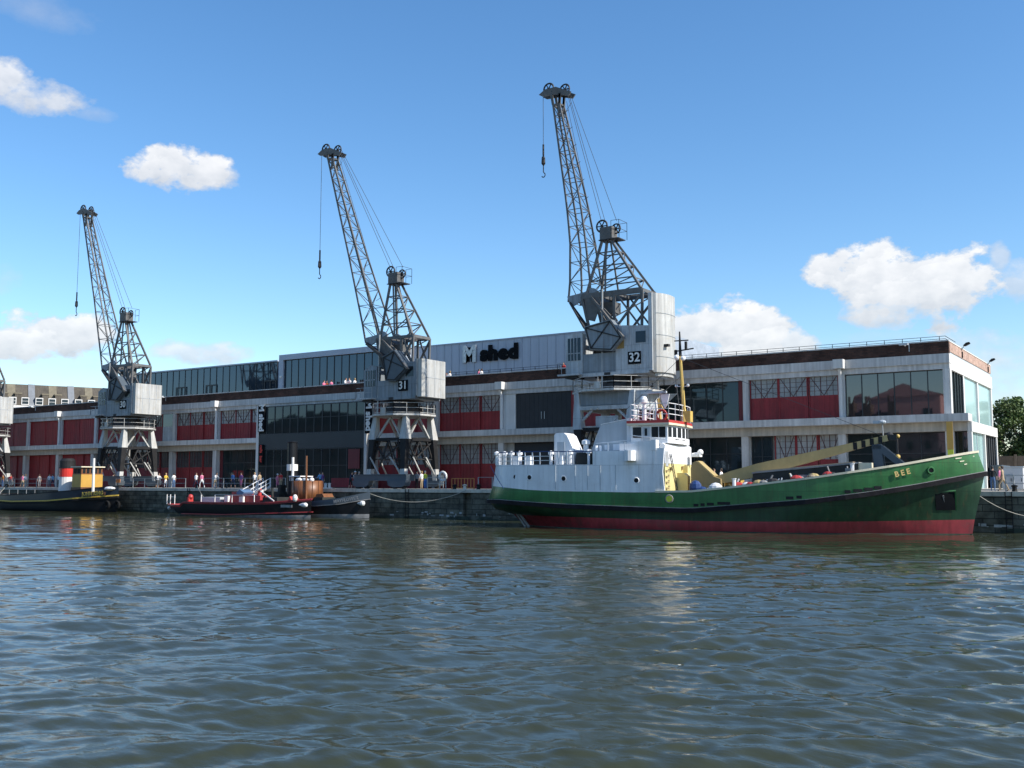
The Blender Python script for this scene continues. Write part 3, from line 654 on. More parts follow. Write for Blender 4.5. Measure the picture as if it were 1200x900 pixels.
def crane(x, num, label, P):
    t = thing('dockside_crane', label, 'crane', (x, 81, Q), 0, 'cranes along the quay')
    big = P['big']; zp = P['zp']; zm = P['zm']            # platform and mid frame heights
    hb = P['hb']; ht = P['ht']; zd = P['zd']              # house bottom, top; deck of the upper frame
    big_ = big; w0, w1, g0, g1 = 2.3, P['w1'], 2.7, P['g1']
    # legs
    for sx in (-1, 1):
        for sy in (-1, 1):
            m = MB(); 
            def sec(z, q):
                u = z/zp; return (sx*(w0+(w1-w0)*u), sy*(g0+(g1-g0)*u), q)
            for (za, zb, wa, wb, mt) in ((.5, 2.0, .5, .55, P['foot']), (2.0, zm, .52, .74, 'crane_black'), (zm, zp-.15, .86, .44, P['upper'])):
                a = sec(za, wa); b = sec(zb, wb); m.mat(mt)
                vs = []
                for (cx, cy, hw), z in ((a, za), (b, zb)):
                    hw /= 2; vs += [(cx-hw, cy-hw, z), (cx+hw, cy-hw, z), (cx+hw, cy+hw, z), (cx-hw, cy+hw, z)]
                m.add(vs, [(3, 2, 1, 0), (4, 5, 6, 7), (0, 1, 5, 4), (1, 2, 6, 5), (2, 3, 7, 6), (3, 0, 4, 7)])
            m.build('leg', t)
    for sy in (-1, 1):
        m = MB('slate_paint'); m.box(-4.0, 2.9, sy*2.72-.28, sy*2.72+.28, .82, 1.42); m.box(-4.0, 2.9, sy*2.72-.36, sy*2.72+.36, 1.38, 1.46); m.build('sill_beam', t)
        for bx in (-3.0, 1.8):
            m = MB('slate_paint'); m.prism([(bx-1.15, .82), (bx+1.15, .82), (bx+1.0, .35), (bx+.55, .18), (bx-.55, .18), (bx-1.0, .35)], 'y', sy*2.72-.42, sy*2.72+.42)
            b = m.build('bogie', t)
            for s in (-.55, .55):
                k = MB('crane_dark'); k.lathe([(.3, -.2), (.3, .2)], (bx+s, sy*2.72, .3), 12, 'y'); k.build('wheel', b)
    m = MB('crane_black'); u = zm/zp; a, g = w0+(w1-w0)*u, g0+(g1-g0)*u
    for s in (-1, 1):
        m.bar((-a, s*g, zm), (a, s*g, zm), .34, .3); m.bar((s*a, -g, zm), (s*a, g, zm), .34, .3)
    m.build('tie_frame', t)
    m = MB('crane_dark')
    for s in (-1, 1):                    # lower lattice under the tie frame
        for (p, q) in (((-a, zm-.1), (-.5, 3.1)), ((-.5, 3.1), (a, zm-.1)), ((-a*.55, zm-.1), (-a-.1, 2.6)), ((a*.55, zm-.1), (a+.1, 2.6)), ((0, zm-.1), (-1.2, 2.2)), ((0, zm-.1), (1.2, 2.2))):
            m.bar((p[0], s*g*1.02, p[1]), (q[0], s*g*1.02, q[1]), .11)
            m.bar((s*a*1.02, p[0]*g/a, p[1]), (s*a*1.02, q[0]*g/a, q[1]), .11)
        m.bar((-a, s*g*1.02, 3.0), (a, s*g*1.02, 3.0), .1); m.bar((s*a*1.02, -g, 3.0), (s*a*1.02, g, 3.0), .1)
    m.build('lattice_brace', t)
    m = MB(P['upper'])
    for s in (-1, 1):                    # upper inverted V and kick braces at the feet
        if not big:
            m.bar((0, s*g1*1.05, zp-.3), (-a*.75, s*g, zm+.15), .16); m.bar((0, s*g1*1.05, zp-.3), (a*.75, s*g, zm+.15), .16)
            m.bar((s*w1*1.03, 0, zp-.3), (s*a, -g*.75, zm+.15), .16); m.bar((s*w1*1.03, 0, zp-.3), (s*a, g*.75, zm+.15), .16)
        m.bar((-a*1.02, s*g0*.99, 3.2), (-.9, s*g0*1.0, 1.46), .12); m.bar((.5, s*g0*.99, 3.2), (w0-.3, s*g0, 1.46), .12)
        m.bar((s*w0*.98, -1.2, 3.2), (s*w0, .1, 1.46), .12); m.bar((s*w0*.98, .9, 3.2), (s*w0, 2.3, 1.46), .12)
    m.bar((0, 0, zp), (0, 0, zm-1.5), .45); m.bar((-a, 0, zm), (a, 0, zm), .3)
    m.build('brace', t)
    if big:                              # the nearest crane stands on a plated portal
        m = MB('crane_grey')
        for s in (-1, 1):
            m.mat('crane_bluegrey'); m.box(-w1+.2, w1-.2, s*g1-.12, s*g1+.12, zp-1.35, zp-.1); m.mat('crane_grey'); m.box(-w1, w1, s*g1-.3, s*g1+.3, zp-1.75, zp-1.4)
            m.box(s*w1-.12, s*w1+.12, -g1+.2, g1-.2, zp-1.35, zp-.1); m.box(s*w1-.3, s*w1+.3, -g1, g1, zp-1.75, zp-1.4)
            m.bar((-w1+.2, s*g1, zp-2.9), (-w1+1.5, s*g1, zp-1.75), .2); m.bar((w1-.2, s*g1, zp-2.9), (w1-1.5, s*g1, zp-1.75), .2)
            m.add([(w1+.1, s*g1, zp-.2), (w1+1.9, s*g1, zp-.2), (w1+.1, s*g1, zp-1.7), (w1+.1, s*g1-s*.08, zp-.2), (w1+1.9, s*g1-s*.08, zp-.2), (w1+.1, s*g1-s*.08, zp-1.7)],
                  [(0, 1, 2), (5, 4, 3), (0, 3, 4, 1), (1, 4, 5, 2), (2, 5, 3, 0)])
        m.box(-1.0, 1.2, -g1+.1, -g1+.3, zp-3.6, zp-2.3)
        m.build('portal_plate', t)
        m = MB('crane_pale'); 
        for xx in (-1.2, -.6): m.ball((xx, -g1-.3, zp-1.62), .13)
        m.build('portal_lamp', t)
    # platform + railing
    rp = P['rp']; oc = [(rp*math.cos(R(22.5+45*i)), rp*math.sin(R(22.5+45*i))) for i in range(8)]
    m = MB('crane_white' if not big else 'crane_pale'); m.prism(oc, 'z', zp-.18, zp); pl = m.build('platform', t)
    m = MB('crane_pale'); railing(m, [(p[0]*.985, p[1]*.985) for p in oc+oc[:1]], zp, rails=(.12, .6, 1.1)); m.box(-.3, .3, -rp*.93-.05, -rp*.93, zp, zp+.6); m.build('railing', pl)
    m = MB('crane_dark'); m.lathe([(1.9, zp), (1.9, zp+.6), (1.5, zp+.65), (1.5, hb-.35), (2.1, hb-.3), (2.1, hb-.02)], (0, 0, 0), 20)
    for i in range(6): q = i*math.pi/3+.3; m.box(1.7*math.cos(q)-.25, 1.7*math.cos(q)+.25, 1.7*math.sin(q)-.25, 1.7*math.sin(q)+.25, zp, zp+.9)
    m.build('turntable', t)
    # house: driver's cab left, machinery house right, tilting balance box in the slot between
    xl, xr = P['xl'], P['xr']; sl0, sl1 = xl+1.75, xr-2.9-(.3 if big else 0)
    m = MB(P['house']); m.box(xl+.4, xr+.05, -2.05, 2.05, hb-.28, hb); m.mat('crane_dark'); m.box(xl+.2, xl+1.4, -2.4, -1.0, hb-.4, hb-.2); m.build('house_floor', t)
    m = MB(P['house']); m.prism([(xl, hb+.003), (sl0, hb+.003), (sl0, ht-.35), (xl+.9, ht-.2), (xl, ht-.65)], 'y', -1.95, .9); cab = m.build('driver_cab', t)
    m = MB('window_dark'); m.box(xl+.25, sl0-.2, -1.99, -1.9, hb+1.25, ht-.75); m.box(xl-.03, xl+.02, -1.6, .4, hb+1.3, ht-.85); wn = m.build('window', cab)
    m = MB('crane_grey')
    for i in range(1, 4): q = xl+.25+(sl0-xl-.45)*i/4; m.bar((q, -2.0, hb+1.25), (q, -2.0, ht-.75), .06)
    m.bar((xl+.25, -2.0, hb+1.9), (sl0-.2, -2.0, hb+1.9), .06); m.build('window_frame', wn)
    m = MB('crane_grey'); m.box(xl-.45, sl0, -2.7, -1.97, hb-.16, hb-.02); railing(m, [(sl0, -2.68), (xl-.43, -2.68), (xl-.43, -1.98)], hb-.02, .95, .8, .022); m.build('cab_balcony', t)
    m = MB(P['house']); m.prism([(sl1, hb+.003), (xr, hb+.003), (xr, ht-.2), (sl1+.7, ht), (sl1, ht-.1)], 'y', -2, 2)
    for i in range(1, 6): q = sl1+(xr-sl1)*i/6; m.box(q-.02, q+.02, -2.02, -1.99, hb+.05, ht-.25)
    hs_ = m.build('machinery_house', t)
    MB('crane_dark').box(sl0+.01, sl1-.01, .2, 1.9, hb+.01, ht-.6).build('winch_room', t)
    MB('crane_bluegrey').box(sl0+.01, sl1-.01, -1.9, -1.75, hb+.01, hb+1.75).build('front_panel', t)
    m = MB('window_dark'); q = xr-1.2; m.box(q, q+.95, -2.03, -1.97, ht-1.65, ht-.65); m.build('window', hs_)
    if big: m = MB('ochre'); m.box(sl1+.05, sl1+.85, -2.025, -1.97, hb+2.0, hb+2.9); m.build('hatch', hs_)
    npl = MB('sign_black'); nx = sl1+1.25 if big else sl1+.75; npl.box(nx, nx+1.25, -2.07, -2.03, hb+.55, hb+1.65); po = npl.build('number_plate', hs_)
    text(num, 1.12, .006, 'number', hs_, 'white_paint', (nx+.625, -2.085, hb+1.10), (R(90), 0, 0), .022, 1.0, 1.0)
    # ballast box at the back
    cw, ct = P['cw'], P['ct']
    if big:
        m = MB('crane_pale'); pts = [(xr+.42, -1.95), (xr+.42, 1.95)]+[(xr+.45+.8*math.cos(q), 1.95*math.sin(q)) for q in [R(72-18*i) for i in range(9)]]
        m.prism(pts, 'z', hb-.25, ct); pts2 = [(xr+.42+(p[0]-xr-.42)*.82, p[1]*.82) for p in pts]; m.prism(pts2, 'z', hb-.55, hb-.252)
        m.mat('crane_grey'); m.box(xr+.06, xr+.419, -2.1, 2.1, hb-.1, ct+.03)
        b_ = m.build('ballast_box', t)
        m = MB('crane_bluegrey')
        for zz in (hb+1.1, hb+3.0, hb+4.9):
            for p, q in zip(pts[2:], pts[3:]): m.bar((p[0]*1.001, p[1]*1.004, zz), (q[0]*1.001, q[1]*1.004, zz), .035)
        m.build('plate_seam', b_)
        m = MB('crane_dark'); m.box(xr+1.0, xr+1.5, -1.2, -.8, hb+2.0, hb+2.2); m.build('lamp', b_)
    else:
        m = MB('crane_pale'); m.prism([(xr+.25, -1.95), (xr+.25, 1.95), (xr+.8, 1.95), (xr+cw, 1.7), (xr+cw, -1.7), (xr+.8, -1.95)], 'z', hb-.1, ct); m.mat('crane_bluegrey'); m.box(xr+.02, xr+.249, -2.05, 2.05, hb, ct+.02)
        b_ = m.build('ballast_box', t); m = MB('crane_grey')
        for yy in (-1.0, 0, 1.0): m.box(xr+cw-.01, xr+cw+.03, yy-.03, yy+.03, hb, ct-.05)
        m.box(xr+cw-.01, xr+cw+.03, -1.7, 1.7, (hb+ct)/2, (hb+ct)/2+.06); m.build('plate_seam', b_)
    # upper frame
    dl, dr = P['dl'], P['dr']; yy = 1.35
    m = MB('crane_steel')
    for s in (-yy, yy):
        m.bar((dl, s, zd), (dr, s, zd), .18, .5 if big else .3); m.bar((dl, s, zd), (dl+.9, s, ht-.6), .22); m.bar((dr, s, zd), (dr-.1, s, ht-.2), .2)
        m.bar((dl+1.0, s, zd-.2), (dl+3.0, s, ht-.4), .2); m.bar((dr, s, zd-.2), (dl+3.2, s, ht-.3), .18); m.bar((dl+3.6, s, zd-.2), (dr-.2, s, ht-.2), .14); m.bar((dl+3.3, s, zd), (dl+3.3, s, ht-.3), .2)
        m.prism([(dl+.2, zd+.1), (dl+2.0, zd+.15), (dl+1.9, zd-.9), (dl+1.3, zd-2.4), (dl+.6, zd-2.2)], 'y', s-.06, s+.06)
    for q in (dl, dl+1.7, dl+3.4, dr): m.bar((q, -yy, zd), (q, yy, zd), .18, .3)
    m.bar((dl, -yy, zd), (dr, yy, zd), .1); m.bar((dl+.9, -yy, ht), (dr, yy, zd), .1)
    m.box(dl+1.4, dl+2.9, -.6, .7, zd-1.6, zd-.6)
    m.build('upper_frame', t)
    # mast with two sheaves on its head
    mx_, mz = P['mx'], P['mz']; m = MB('crane_steel'); fr = (dl+.5, dr-.15)
    for s in (-1, 1):
        for q, xb in ((-.35, fr[0]), (.35, fr[1])):
            m.bar((xb, s*yy, zd+.2), (mx_+q, s*.42, mz-1.1), .2)
        m.bar((mx_, s*.42, mz-1.2), (dl+2.4, s*yy, zd+.2), .13)
        for u in (.25, .5, .74):
            a0 = V((fr[0], s*yy, zd)).lerp(V((mx_-.35, s*.42, mz-1.1)), u); b0 = V((fr[1], s*yy, zd)).lerp(V((mx_+.35, s*.42, mz-1.1)), u)
            m.bar(a0, b0, .1); 
            a1 = V((fr[0], s*yy, zd)).lerp(V((mx_-.35, s*.42, mz-1.1)), u-.25); m.bar(a1, b0, .08)
            if s < 0:
                c0 = V((a0.x, -a0.y, a0.z)); d0 = V((b0.x, -b0.y, b0.z)); m.bar(a0, c0, .08); m.bar(b0, d0, .08); m.bar(V((fr[1], -yy, zd)).lerp(V((mx_+.35, -.42, mz-1.1)), u-.25), d0, .08)
    m.box(mx_-.6, mx_+.65, -.55, .55, mz-1.25, mz-.1); m.build('mast', t)
    m = MB('crane_dark'); m.box(mx_-.65, mx_+1.4, -.7, .7, mz-1.35, mz-1.27); railing(m, [(mx_+.7, -.8), (mx_+1.5, -.8), (mx_+1.5, .8), (mx_+.7, .8)], mz-1.27, 1.6, 1.2, .02, (.8, 1.6)); m.build('mast_platform', t)
    sheave('pulley', (mx_-.55, -.2, mz+.1), .62, t); sheave('pulley', (mx_+.75, .1, mz-.25), .5, t)
    # jib
    jm = MB('crane_steel'); st = P['jib']; Pt = lattice(jm, st, .145, .055, 13); ztop = st[-1][0]; fx, bx = st[-1][1], st[-1][2]
    jb = jm.build('jib', t)
    hz_ = P['hz']; m = MB('crane_steel')
    for s in (-.4, .4):
        m.bar((fx, s, ztop), (fx-.25, s, hz_-.5), .2); m.bar((bx, s, ztop), (fx+.75, s, hz_-.8), .2); m.bar((bx-.1, s, ztop-1.2), (fx+.75, s, hz_-.9), .2)
        m.prism([(fx-1.6, hz_-.55), (fx-1.0, hz_-.2), (fx+.3, hz_-.15), (fx+2.0, hz_-1.0), (fx+1.7, hz_-1.35), (fx+.3, hz_-.9), (fx-1.2, hz_-.8)], 'y', s-.06, s+.06)
    hd = m.build('jib_head', jb)
    sheave('pulley', (fx-.75, 0, hz_), .62, jb); sheave('pulley', (fx+1.05, 0, hz_-.45), .58, jb)
    m = MB('wire'); fz = P['ladder']  # light ladder and handrail up the back of the jib
    for i in range(9):
        z = st[1][0]+(ztop-st[1][0])*(.15+i*.1); b0 = itp([(q[0], q[2]) for q in st], z); m.bar((b0, 0, z), (b0+.55, 0, z+.25), .035)
    zA, zB = st[1][0]+3, ztop; tb = [(q[0], q[2]) for q in st]
    m.bar((itp(tb, zA)+.55, 0, zA+.25), (itp(tb, zB)+.55, 0, zB+.25), .03); m.path([(fx+.9, 0, hz_-1.1), (fx+1.5, 0, hz_-.6), (fx+1.75, 0, hz_-1.9), (fx+1.2, 0, hz_-2.6)], .02, 4); m.build('jib_ladder', jb)
    m = MB('wire')
    for s, q in ((-.25, -.55), (.0, -.3), (.25, .75)): m.bar((fx+1.3, s, hz_-.3), (mx_+q, s, mz+.5), .035)
    m.build('luffing_rope', t)
    # foot plates, tie arms and the balance box
    f0 = st[0]
    for s in (-1.15, 1.15):
        m = MB('crane_bluegrey')
        m.prism([(f0[1]-.1, f0[0]+.5), (f0[1]+.8, f0[0]+.6), (f0[2]+.5, f0[0]+.9), (f0[2]+.6, f0[0]-.4), (f0[1]+1.3, f0[0]-.1), (f0[1]+.4, f0[0]-.5)], 'y', s-.09, s+.09)
        m.lathe([(.75, -.14), (.75, .14)], (f0[2]+.1, s, f0[0]+.3), 12, 'y'); m.build('jib_foot', t)
    bb = P['box']; m = MB('crane_dark')
    for s in (-2.3, -1.9, -1.4): m.bar((f0[1]+.25, max(s, -1.3), f0[0]-.1), (bb[0][0], s, bb[0][1]-.1), .16 if big else .26)
    m.mat('crane_steel')
    for s in (-2.6, -1.1): m.bar((f0[2]+.1, max(s, -1.35), f0[0]+.3), (bb[3][0]+.1, s, bb[3][1]), .2)
    m.build('tie_arm', t)
    m = MB('crane_bluegrey' if big else 'slate_paint'); m.prism(bb, 'y', -2.5, -1.2); cx, cz = sum(p[0] for p in bb)/len(bb), sum(p[1] for p in bb)/len(bb)
    ins = [(cx+(p[0]-cx)*.9, cz+(p[1]-cz)*.9) for p in bb]; m.mat('crane_dark')
    for p, q in zip(ins, ins[1:]+ins[:1]): m.bar((p[0], -2.53, p[1]), (q[0], -2.53, q[1]), .1)
    m.bar((ins[0][0], -2.53, ins[0][1]), (ins[3][0], -2.53, ins[3][1]), .1); m.bar((ins[1][0], -2.53, ins[1][1]), (ins[4][0], -2.53, ins[4][1]), .1)
    m.build('balance_box', t)
    m = MB('steel_rail'); px = P['pole']; m.tube((px, -1.9, zp+.1), (px, -1.7, zd+.4), .085, 6); m.build('conduit', t)
    # hoist rope and hook
    hx = fx-1.38; m = MB('wire'); zr = P['hook']; m.bar((hx, 0, hz_-.1), (hx, 0, zr+3.3), .035); m.build('hoist_rope', t)
    m = MB('crane_dark'); m.tube((hx, 0, zr+3.3), (hx, 0, zr+2.2), .09, 6); m.lathe([(.05, zr+2.2), (.17, zr+2.0), (.2, zr+1.4), (.06, zr+1.2)], (hx, 0, 0), 8); m.bar((hx, 0, zr+1.25), (hx, 0, zr+.55), .07)
    m.path([(hx, 0, zr+.6)]+[(hx+.2*math.sin(q), 0, zr+.28+.22*math.cos(q)) for q in [R(20+32*i) for i in range(8)]], .05, 5); m.build('hook', t)
    return t
std = dict(big=0, zp=7.55, zm=5.0, hb=9.3, ht=12.95, zd=15.5, w1=1.95, g1=1.95, foot='crane_white', upper='crane_pale', rp=3.45, house='crane_bluegrey', xl=-3.75, xr=3.1, cw=.95, ct=13.0,
           dl=-2.6, dr=2.3, mx=-1.25, mz=22.7, hz=38.0, ladder=1, hook=23.2, pole=-1.9,
           jib=[(15.3, -4.3, -2.1, 1.15), (17.0, -4.75, -2.75, 1.1), (25, -7.25, -5.9, .75), (36.6, -10.95, -10.25, .42)],
           box=[(-.8, 13.45), (-.4, 10.95), (.9, 10.85), (2.45, 12.05), (.75, 14.05)])
big = dict(std, big=1, zp=8.75, zm=5.3, hb=10.35, ht=14.4, zd=17.5, w1=2.75, g1=2.5, foot='crane_grey', upper='crane_grey', rp=4.15, house='crane_grey', xl=-4.3, xr=4.02, ct=17.0,
           dl=-2.9, dr=3.2, mx=-.85, mz=24.0, hz=38.5, hook=29.8, pole=-.6,
           jib=[(17.2, -4.45, -2.1, 1.15), (19.0, -4.3, -2.2, 1.1), (22.9, -4.35, -2.75, .92), (26.7, -4.85, -3.4, .72), (36.6, -6.45, -5.75, .42)],
           box=[(-2.1, 14.5), (-1.5, 12.4), (.7, 12.15), (1.8, 13.25), (.65, 14.95)])
crane(-42.3, '32', 'nearest and tallest dockside crane, numbered 32, with rounded ballast box', big)
crane(-67.2, '31', 'middle dockside crane numbered 31 with steeply raised lattice jib', std)
crane(-112.7, '30', 'dockside crane numbered 30 standing behind the yellow tug wheelhouse', std)
crane(-146.4, '29', 'dockside crane mostly cut off by the left edge of the photo', std)
# ------------------------------------------------------------------ ships
def hull_rows(lv, n=46, side=-1):
    rows = []
    for l in lv:
        r = []
        for i in range(n+1):
            u = .5-.5*math.cos(math.pi*i/n); s = l['s'][0]+(l['s'][1]-l['s'][0])*u
            r.append((s, side*itp(l['b'], s), itp(l['z'], s)))
        rows.append(r)
    return rows
def hull(par, lv, mats, name='hull', n=46):
    m = MB()
    for sd_ in (-1, 1): m.loft(hull_rows(lv, n, sd_), mats)
    return m.build(name, par, smooth=True)
def along(m, lv, dz0, dz1, o0, o1, sides=(-1, 1), n=60, s0=None, s1=None):
    """rail or strake following a hull level, o0..o1 outwards"""
    a, b = lv['s']; a = a if s0 is None else s0; b = b if s1 is None else s1
    for sd_ in sides:
        R1 = []
        for i in range(n+1):
            u = .5-.5*math.cos(math.pi*i/n); s = a+(b-a)*u; z = itp(lv['z'], s); bb = itp(lv['b'], s)
            # outward direction in plan
            e = .25; d = V((2*e, sd_*(itp(lv['b'], min(s+e, lv['s'][1]))-itp(lv['b'], max(s-e, lv['s'][0]))), 0)); nn = V((-d.y*1, d.x, 0)).normalized()
            if nn.y*sd_ < 0: nn = -nn
            if i == 0 and bb < .1: nn = V((-1, 0, 0))
            if i == n and bb < .1: nn = V((1, 0, 0))
            p = V((s, sd_*bb, z)); R1.append([p+nn*o0+V((0, 0, dz0)), p+nn*o1+V((0, 0, dz0)), p+nn*o1+V((0, 0, dz1)), p+nn*o0+V((0, 0, dz1)), p+nn*o0+V((0, 0, dz0))])
        m.loft(R1)
    return m
def deck(m, lv, z_off, s0, s1, inset=.12, n=40):
    ra, rb = [], []
    for i in range(n+1):
        s = s0+(s1-s0)*i/n; b = max(.02, itp(lv['b'], s)-inset); z = itp(lv['z'], s)+z_off; ra.append((s, -b, z)); rb.append((s, b, z))
    return m.loft([ra, rb])
def bx(par, name, mat, *a):
    return MB(mat).box(*a).build(name, par)

# --- the green coaster
bee = thing('cargo_ship', 'long green hulled ship with white wheelhouse and red waterline band', 'ship', (-47.4, 68.6, 0), R(7.1635))
Tz = [(.3, 3.2), (2.6, 3.07), (5, 2.88), (7.4, 2.79), (13.4, 2.72), (17.8, 2.76), (21.8, 3.17), (25.9, 3.66), (29.5, 4.2), (31.5, 4.52), (33.9, 4.98), (36.17, 5.42)]
Sz = [(-.05, 2.02), (2.16, 2.08), (7.4, 1.81), (13.4, 1.65), (17.8, 1.57), (21.8, 1.92), (25.9, 2.26), (29.5, 2.75), (32.4, 3.25), (36.6, 4.12)]
lvT = dict(s=(.35, 36.17), b=[(.35, 0), (.6, 1.2), (1.1, 2.1), (1.9, 2.95), (3, 3.55), (4.5, 3.9), (7, 4.08), (26, 4.08), (28.5, 3.85), (31, 3.2), (33, 2.35), (34.6, 1.45), (35.6, .7), (36.17, 0)], z=Tz)
lvS = dict(s=(-.05, 36.55), b=[(-.05, 0), (.25, 1.3), (.8, 2.2), (1.7, 3.05), (3, 3.62), (4.5, 3.95), (7, 4.1), (26, 4.1), (28.5, 3.82), (31, 3.1), (33, 2.2), (34.6, 1.35), (35.8, .6), (36.55, 0)], z=Sz)
lvM = dict(s=(.25, 36.2), b=[(.25, 0), (.8, 1.2), (1.8, 2.3), (3, 3.0), (4.5, 3.55), (7, 3.95), (26, 4.03), (28.5, 3.55), (31, 2.6), (33, 1.62), (34.6, .82), (35.6, .32), (36.2, 0)], z=[(0, 1.35), (7, 1.3), (18, 1.2), (28, 1.55), (33, 2.1), (36.2, 2.6)])
lvR = dict(s=(1.9, 35.8), b=[(1.9, 0), (3, .9), (4.5, 2.0), (7, 3.25), (10, 3.8), (14, 3.98), (24, 3.98), (27, 3.5), (30, 2.5), (32.5, 1.45), (34.3, .6), (35.8, 0)], z=[(0, .9), (10, .86), (19, .74), (28, .84), (35.8, 1.0)])
lvW = dict(s=(2.9, 35.62), b=[(2.9, 0), (4.5, 1.0), (7, 2.5), (10, 3.5), (14, 3.9), (24, 3.9), (27, 3.3), (30, 2.2), (32.5, 1.15), (34.3, .45), (35.62, 0)], z=[(0, 0.02), (36, .02)])
lvK = dict(s=(5, 35), b=[(5, 0), (10, 2.5), (24, 3), (30, 1.2), (35, 0)], z=[(0, -1.2), (36, -1.2)])
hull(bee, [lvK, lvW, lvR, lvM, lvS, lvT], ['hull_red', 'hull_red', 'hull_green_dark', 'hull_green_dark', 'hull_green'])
b_ = MB('strake'); along(b_, lvS, -.26, .04, 0, .15); b_.mat('boot_grey'); along(b_, lvS, .041, .075, .0, .12); b_.build('rubbing_strake', bee)
m = MB('cream'); along(m, lvT, -.02, .12, -.16, .06, s0=15.2); m.build('rail_cap', bee, smooth=False)
m = MB('hatch_dark'); deck(m, lvT, -.95, 15.3, 35.6); m.build('main_deck', bee)
def sidepos(lv, s, o=.02): return -(itp(lv['b'], s)+o)
for a, q in ((18.0, .35), (18.5, .3), (18.95, .5), (19.7, .9), (24.4, .5), (25.1, .35), (28.2, .35), (28.75, .5), (29.4, .5), (30.0, .45)):
    y = sidepos(lvT, a+q/2, .03); z = itp(Sz, a)+.16; m = MB('crane_black'); y1 = sidepos(lvT, a, .03); y2 = sidepos(lvT, a+q, .03); m.prism([(a, y1), (a+q, y2), (a+q, y2+.12), (a, y1+.12)], 'z', z, z+.2+.003*q); m.build('scupper', bee)
# hawse pipe, anchor pocket, name, bow chevrons
m = MB('boot_grey'); s = 33.4; z = 4.22; y = sidepos(lvT, s, .05); ang = math.atan2(itp(lvT['b'], s+.3)-itp(lvT['b'], s-.3), .6)
o = MB('hull_green'); o.ring((0, 0, 0), .2, .06, 'y', 16, 6); o.mat('sign_black'); o.lathe([(.17, -.02), (.17, .03)], (0, 0, 0), 14, 'y'); ob = o.build('hawse_pipe', bee); ob.location = (s, y+.02, z); ob.rotation_euler = (0, 0, -ang)
def onside(s0, s1, z0, z1, lo, hi, off, name, mat, depth=.06):
    """panel lying on the hull between two levels"""
    m = MB(mat); N = 6; front, back = [], []
    def P(s, z, o):
        a = itp(lo['z'], s); c = itp(hi['z'], s); u = (z-a)/(c-a); return (s, -(itp(lo['b'], s)*(1-u)+itp(hi['b'], s)*u)-o, z)
    rows = []
    for j in range(4):
        rows.append([P(s0+(s1-s0)*i/N, z0+(z1-z0)*j/3, off) for i in range(N+1)])
    m.loft(rows); return m.build(name, bee)
onside(33.55, 34.7, 1.62, 2.78, lvR, lvM, .05, 'anchor_pocket', 'sign_black');  # flat black panel painting the shade inside a recess
m = MB('hull_green'); P_ = lambda s, z: V((s, -(itp(lvM['b'], s)+(itp(lvS['b'], s)-itp(lvM['b'], s))*(z-2.1)/1.3)-.07, z))
pr = [P_(33.5, 2.8), P_(34.75, 2.9)]; 
m.bar((33.5, sidepos(lvM, 33.5, .16), 2.83), (34.75, sidepos(lvM, 34.75, .2), 2.9), .09); m.bar((34.75, sidepos(lvM, 34.75, .2), 2.9), (34.72, sidepos(lvR, 34.7, .06), 1.6), .09); m.build('pocket_frame', bee)
m = MB('boot_grey'); m.bar((34.0, sidepos(lvR, 34, .12), 1.75), (34.0, sidepos(lvM, 34, .1), 2.6), .14); m.bar((33.7, sidepos(lvR, 33.7, .12), 1.85), (34.45, sidepos(lvR, 34.4, .12), 1.8), .16); m.build('anchor', bee)
s = 31.72; ang = math.atan2(itp(lvT['b'], s+.6)-itp(lvT['b'], s-.6), 1.2)
nm = text('BEE', .5, .012, 'name_lettering', bee, 'gold', (s, sidepos(lvT, s, .07), 4.05), (R(90), R(-14), -ang), .012, 1.5)
m = MB('cream')
for i, (a, q, z) in enumerate(((34.85, 35.95, 5.02), (35.1, 35.97, 4.83), (35.35, 36.0, 4.64))):
    m.bar((a, sidepos(lvT, a, .03), z-.03+.0), (q, sidepos(lvT, q, .05), z+.14), .03, .06)
m.build('bow_stripe', bee)
# poop: white plating, deck, rails
lvP = dict(s=(.65, 15.3), b=[(.65, 0), (.9, 1.2), (1.4, 2.1), (2.2, 2.95), (3.3, 3.55), (4.8, 3.9), (7, 4.06), (15.3, 4.06)], z=[(0, 4.86), (4, 4.78), (15.3, 4.74)])
lvT2 = dict(s=(.38, 15.3), b=lvT['b'], z=[(a, b+.004) for a, b in Tz])
m = MB()
for sd_ in (-1, 1): m.loft(hull_rows([lvT2, lvP], 40, sd_), ['ship_white'])
m.build('poop_plating', bee, smooth=True)
m = MB('ship_grey'); deck(m, lvP, -.02, .7, 15.25, .02); m.build('poop_deck', bee)
for s in (7.4, 9.0, 10.0, 11.0, 12.2): MB('ship_grey').bar((s, -4.085, 2.9), (s, -4.085, 4.7), .04).build('hull_frame', bee)
m = MB('weed'); along(m, dict(s=lvW['s'], b=lvW['b'], z=[(0, .0), (36, .0)]), -.1, .07, -.1, .035); m.build('waterline_weed', bee)
for s, z in ((3.87, 3.86), (5.18, 3.82), (8.07, 3.72), (13.78, 3.58)):
    y = sidepos(lvP, s, .02); m = MB('ship_white'); m.ring((s, y, z), .2, .04, 'y', 16, 5); m.mat('crane_black'); m.lathe([(.18, -.01), (.18, .02)], (s, y, z), 14, 'y'); m.build('porthole', bee)
m = MB('boot_grey'); m.ring((16.25, -4.14, 2.28), .26, .05, 'y', 16, 5); m.mat('cloth_hivis'); m.lathe([(.22, -.06), (.22, .03)], (16.25, -4.14, 2.28), 14, 'y'); m.build('side_lamp', bee)
m = MB('ship_white'); pts = []
for i in range(0, 26): s = .75+i*.22; pts.append((s, sidepos(lvP, s, -.12)))
for i in range(0, len(pts), 3): m.bar((*pts[i], 4.8), (*pts[i], 5.72), .07)
for zz in (5.1, 5.42):
    for p, q in zip(pts, pts[1:]): m.bar((*p, zz), (*q, zz), .045)
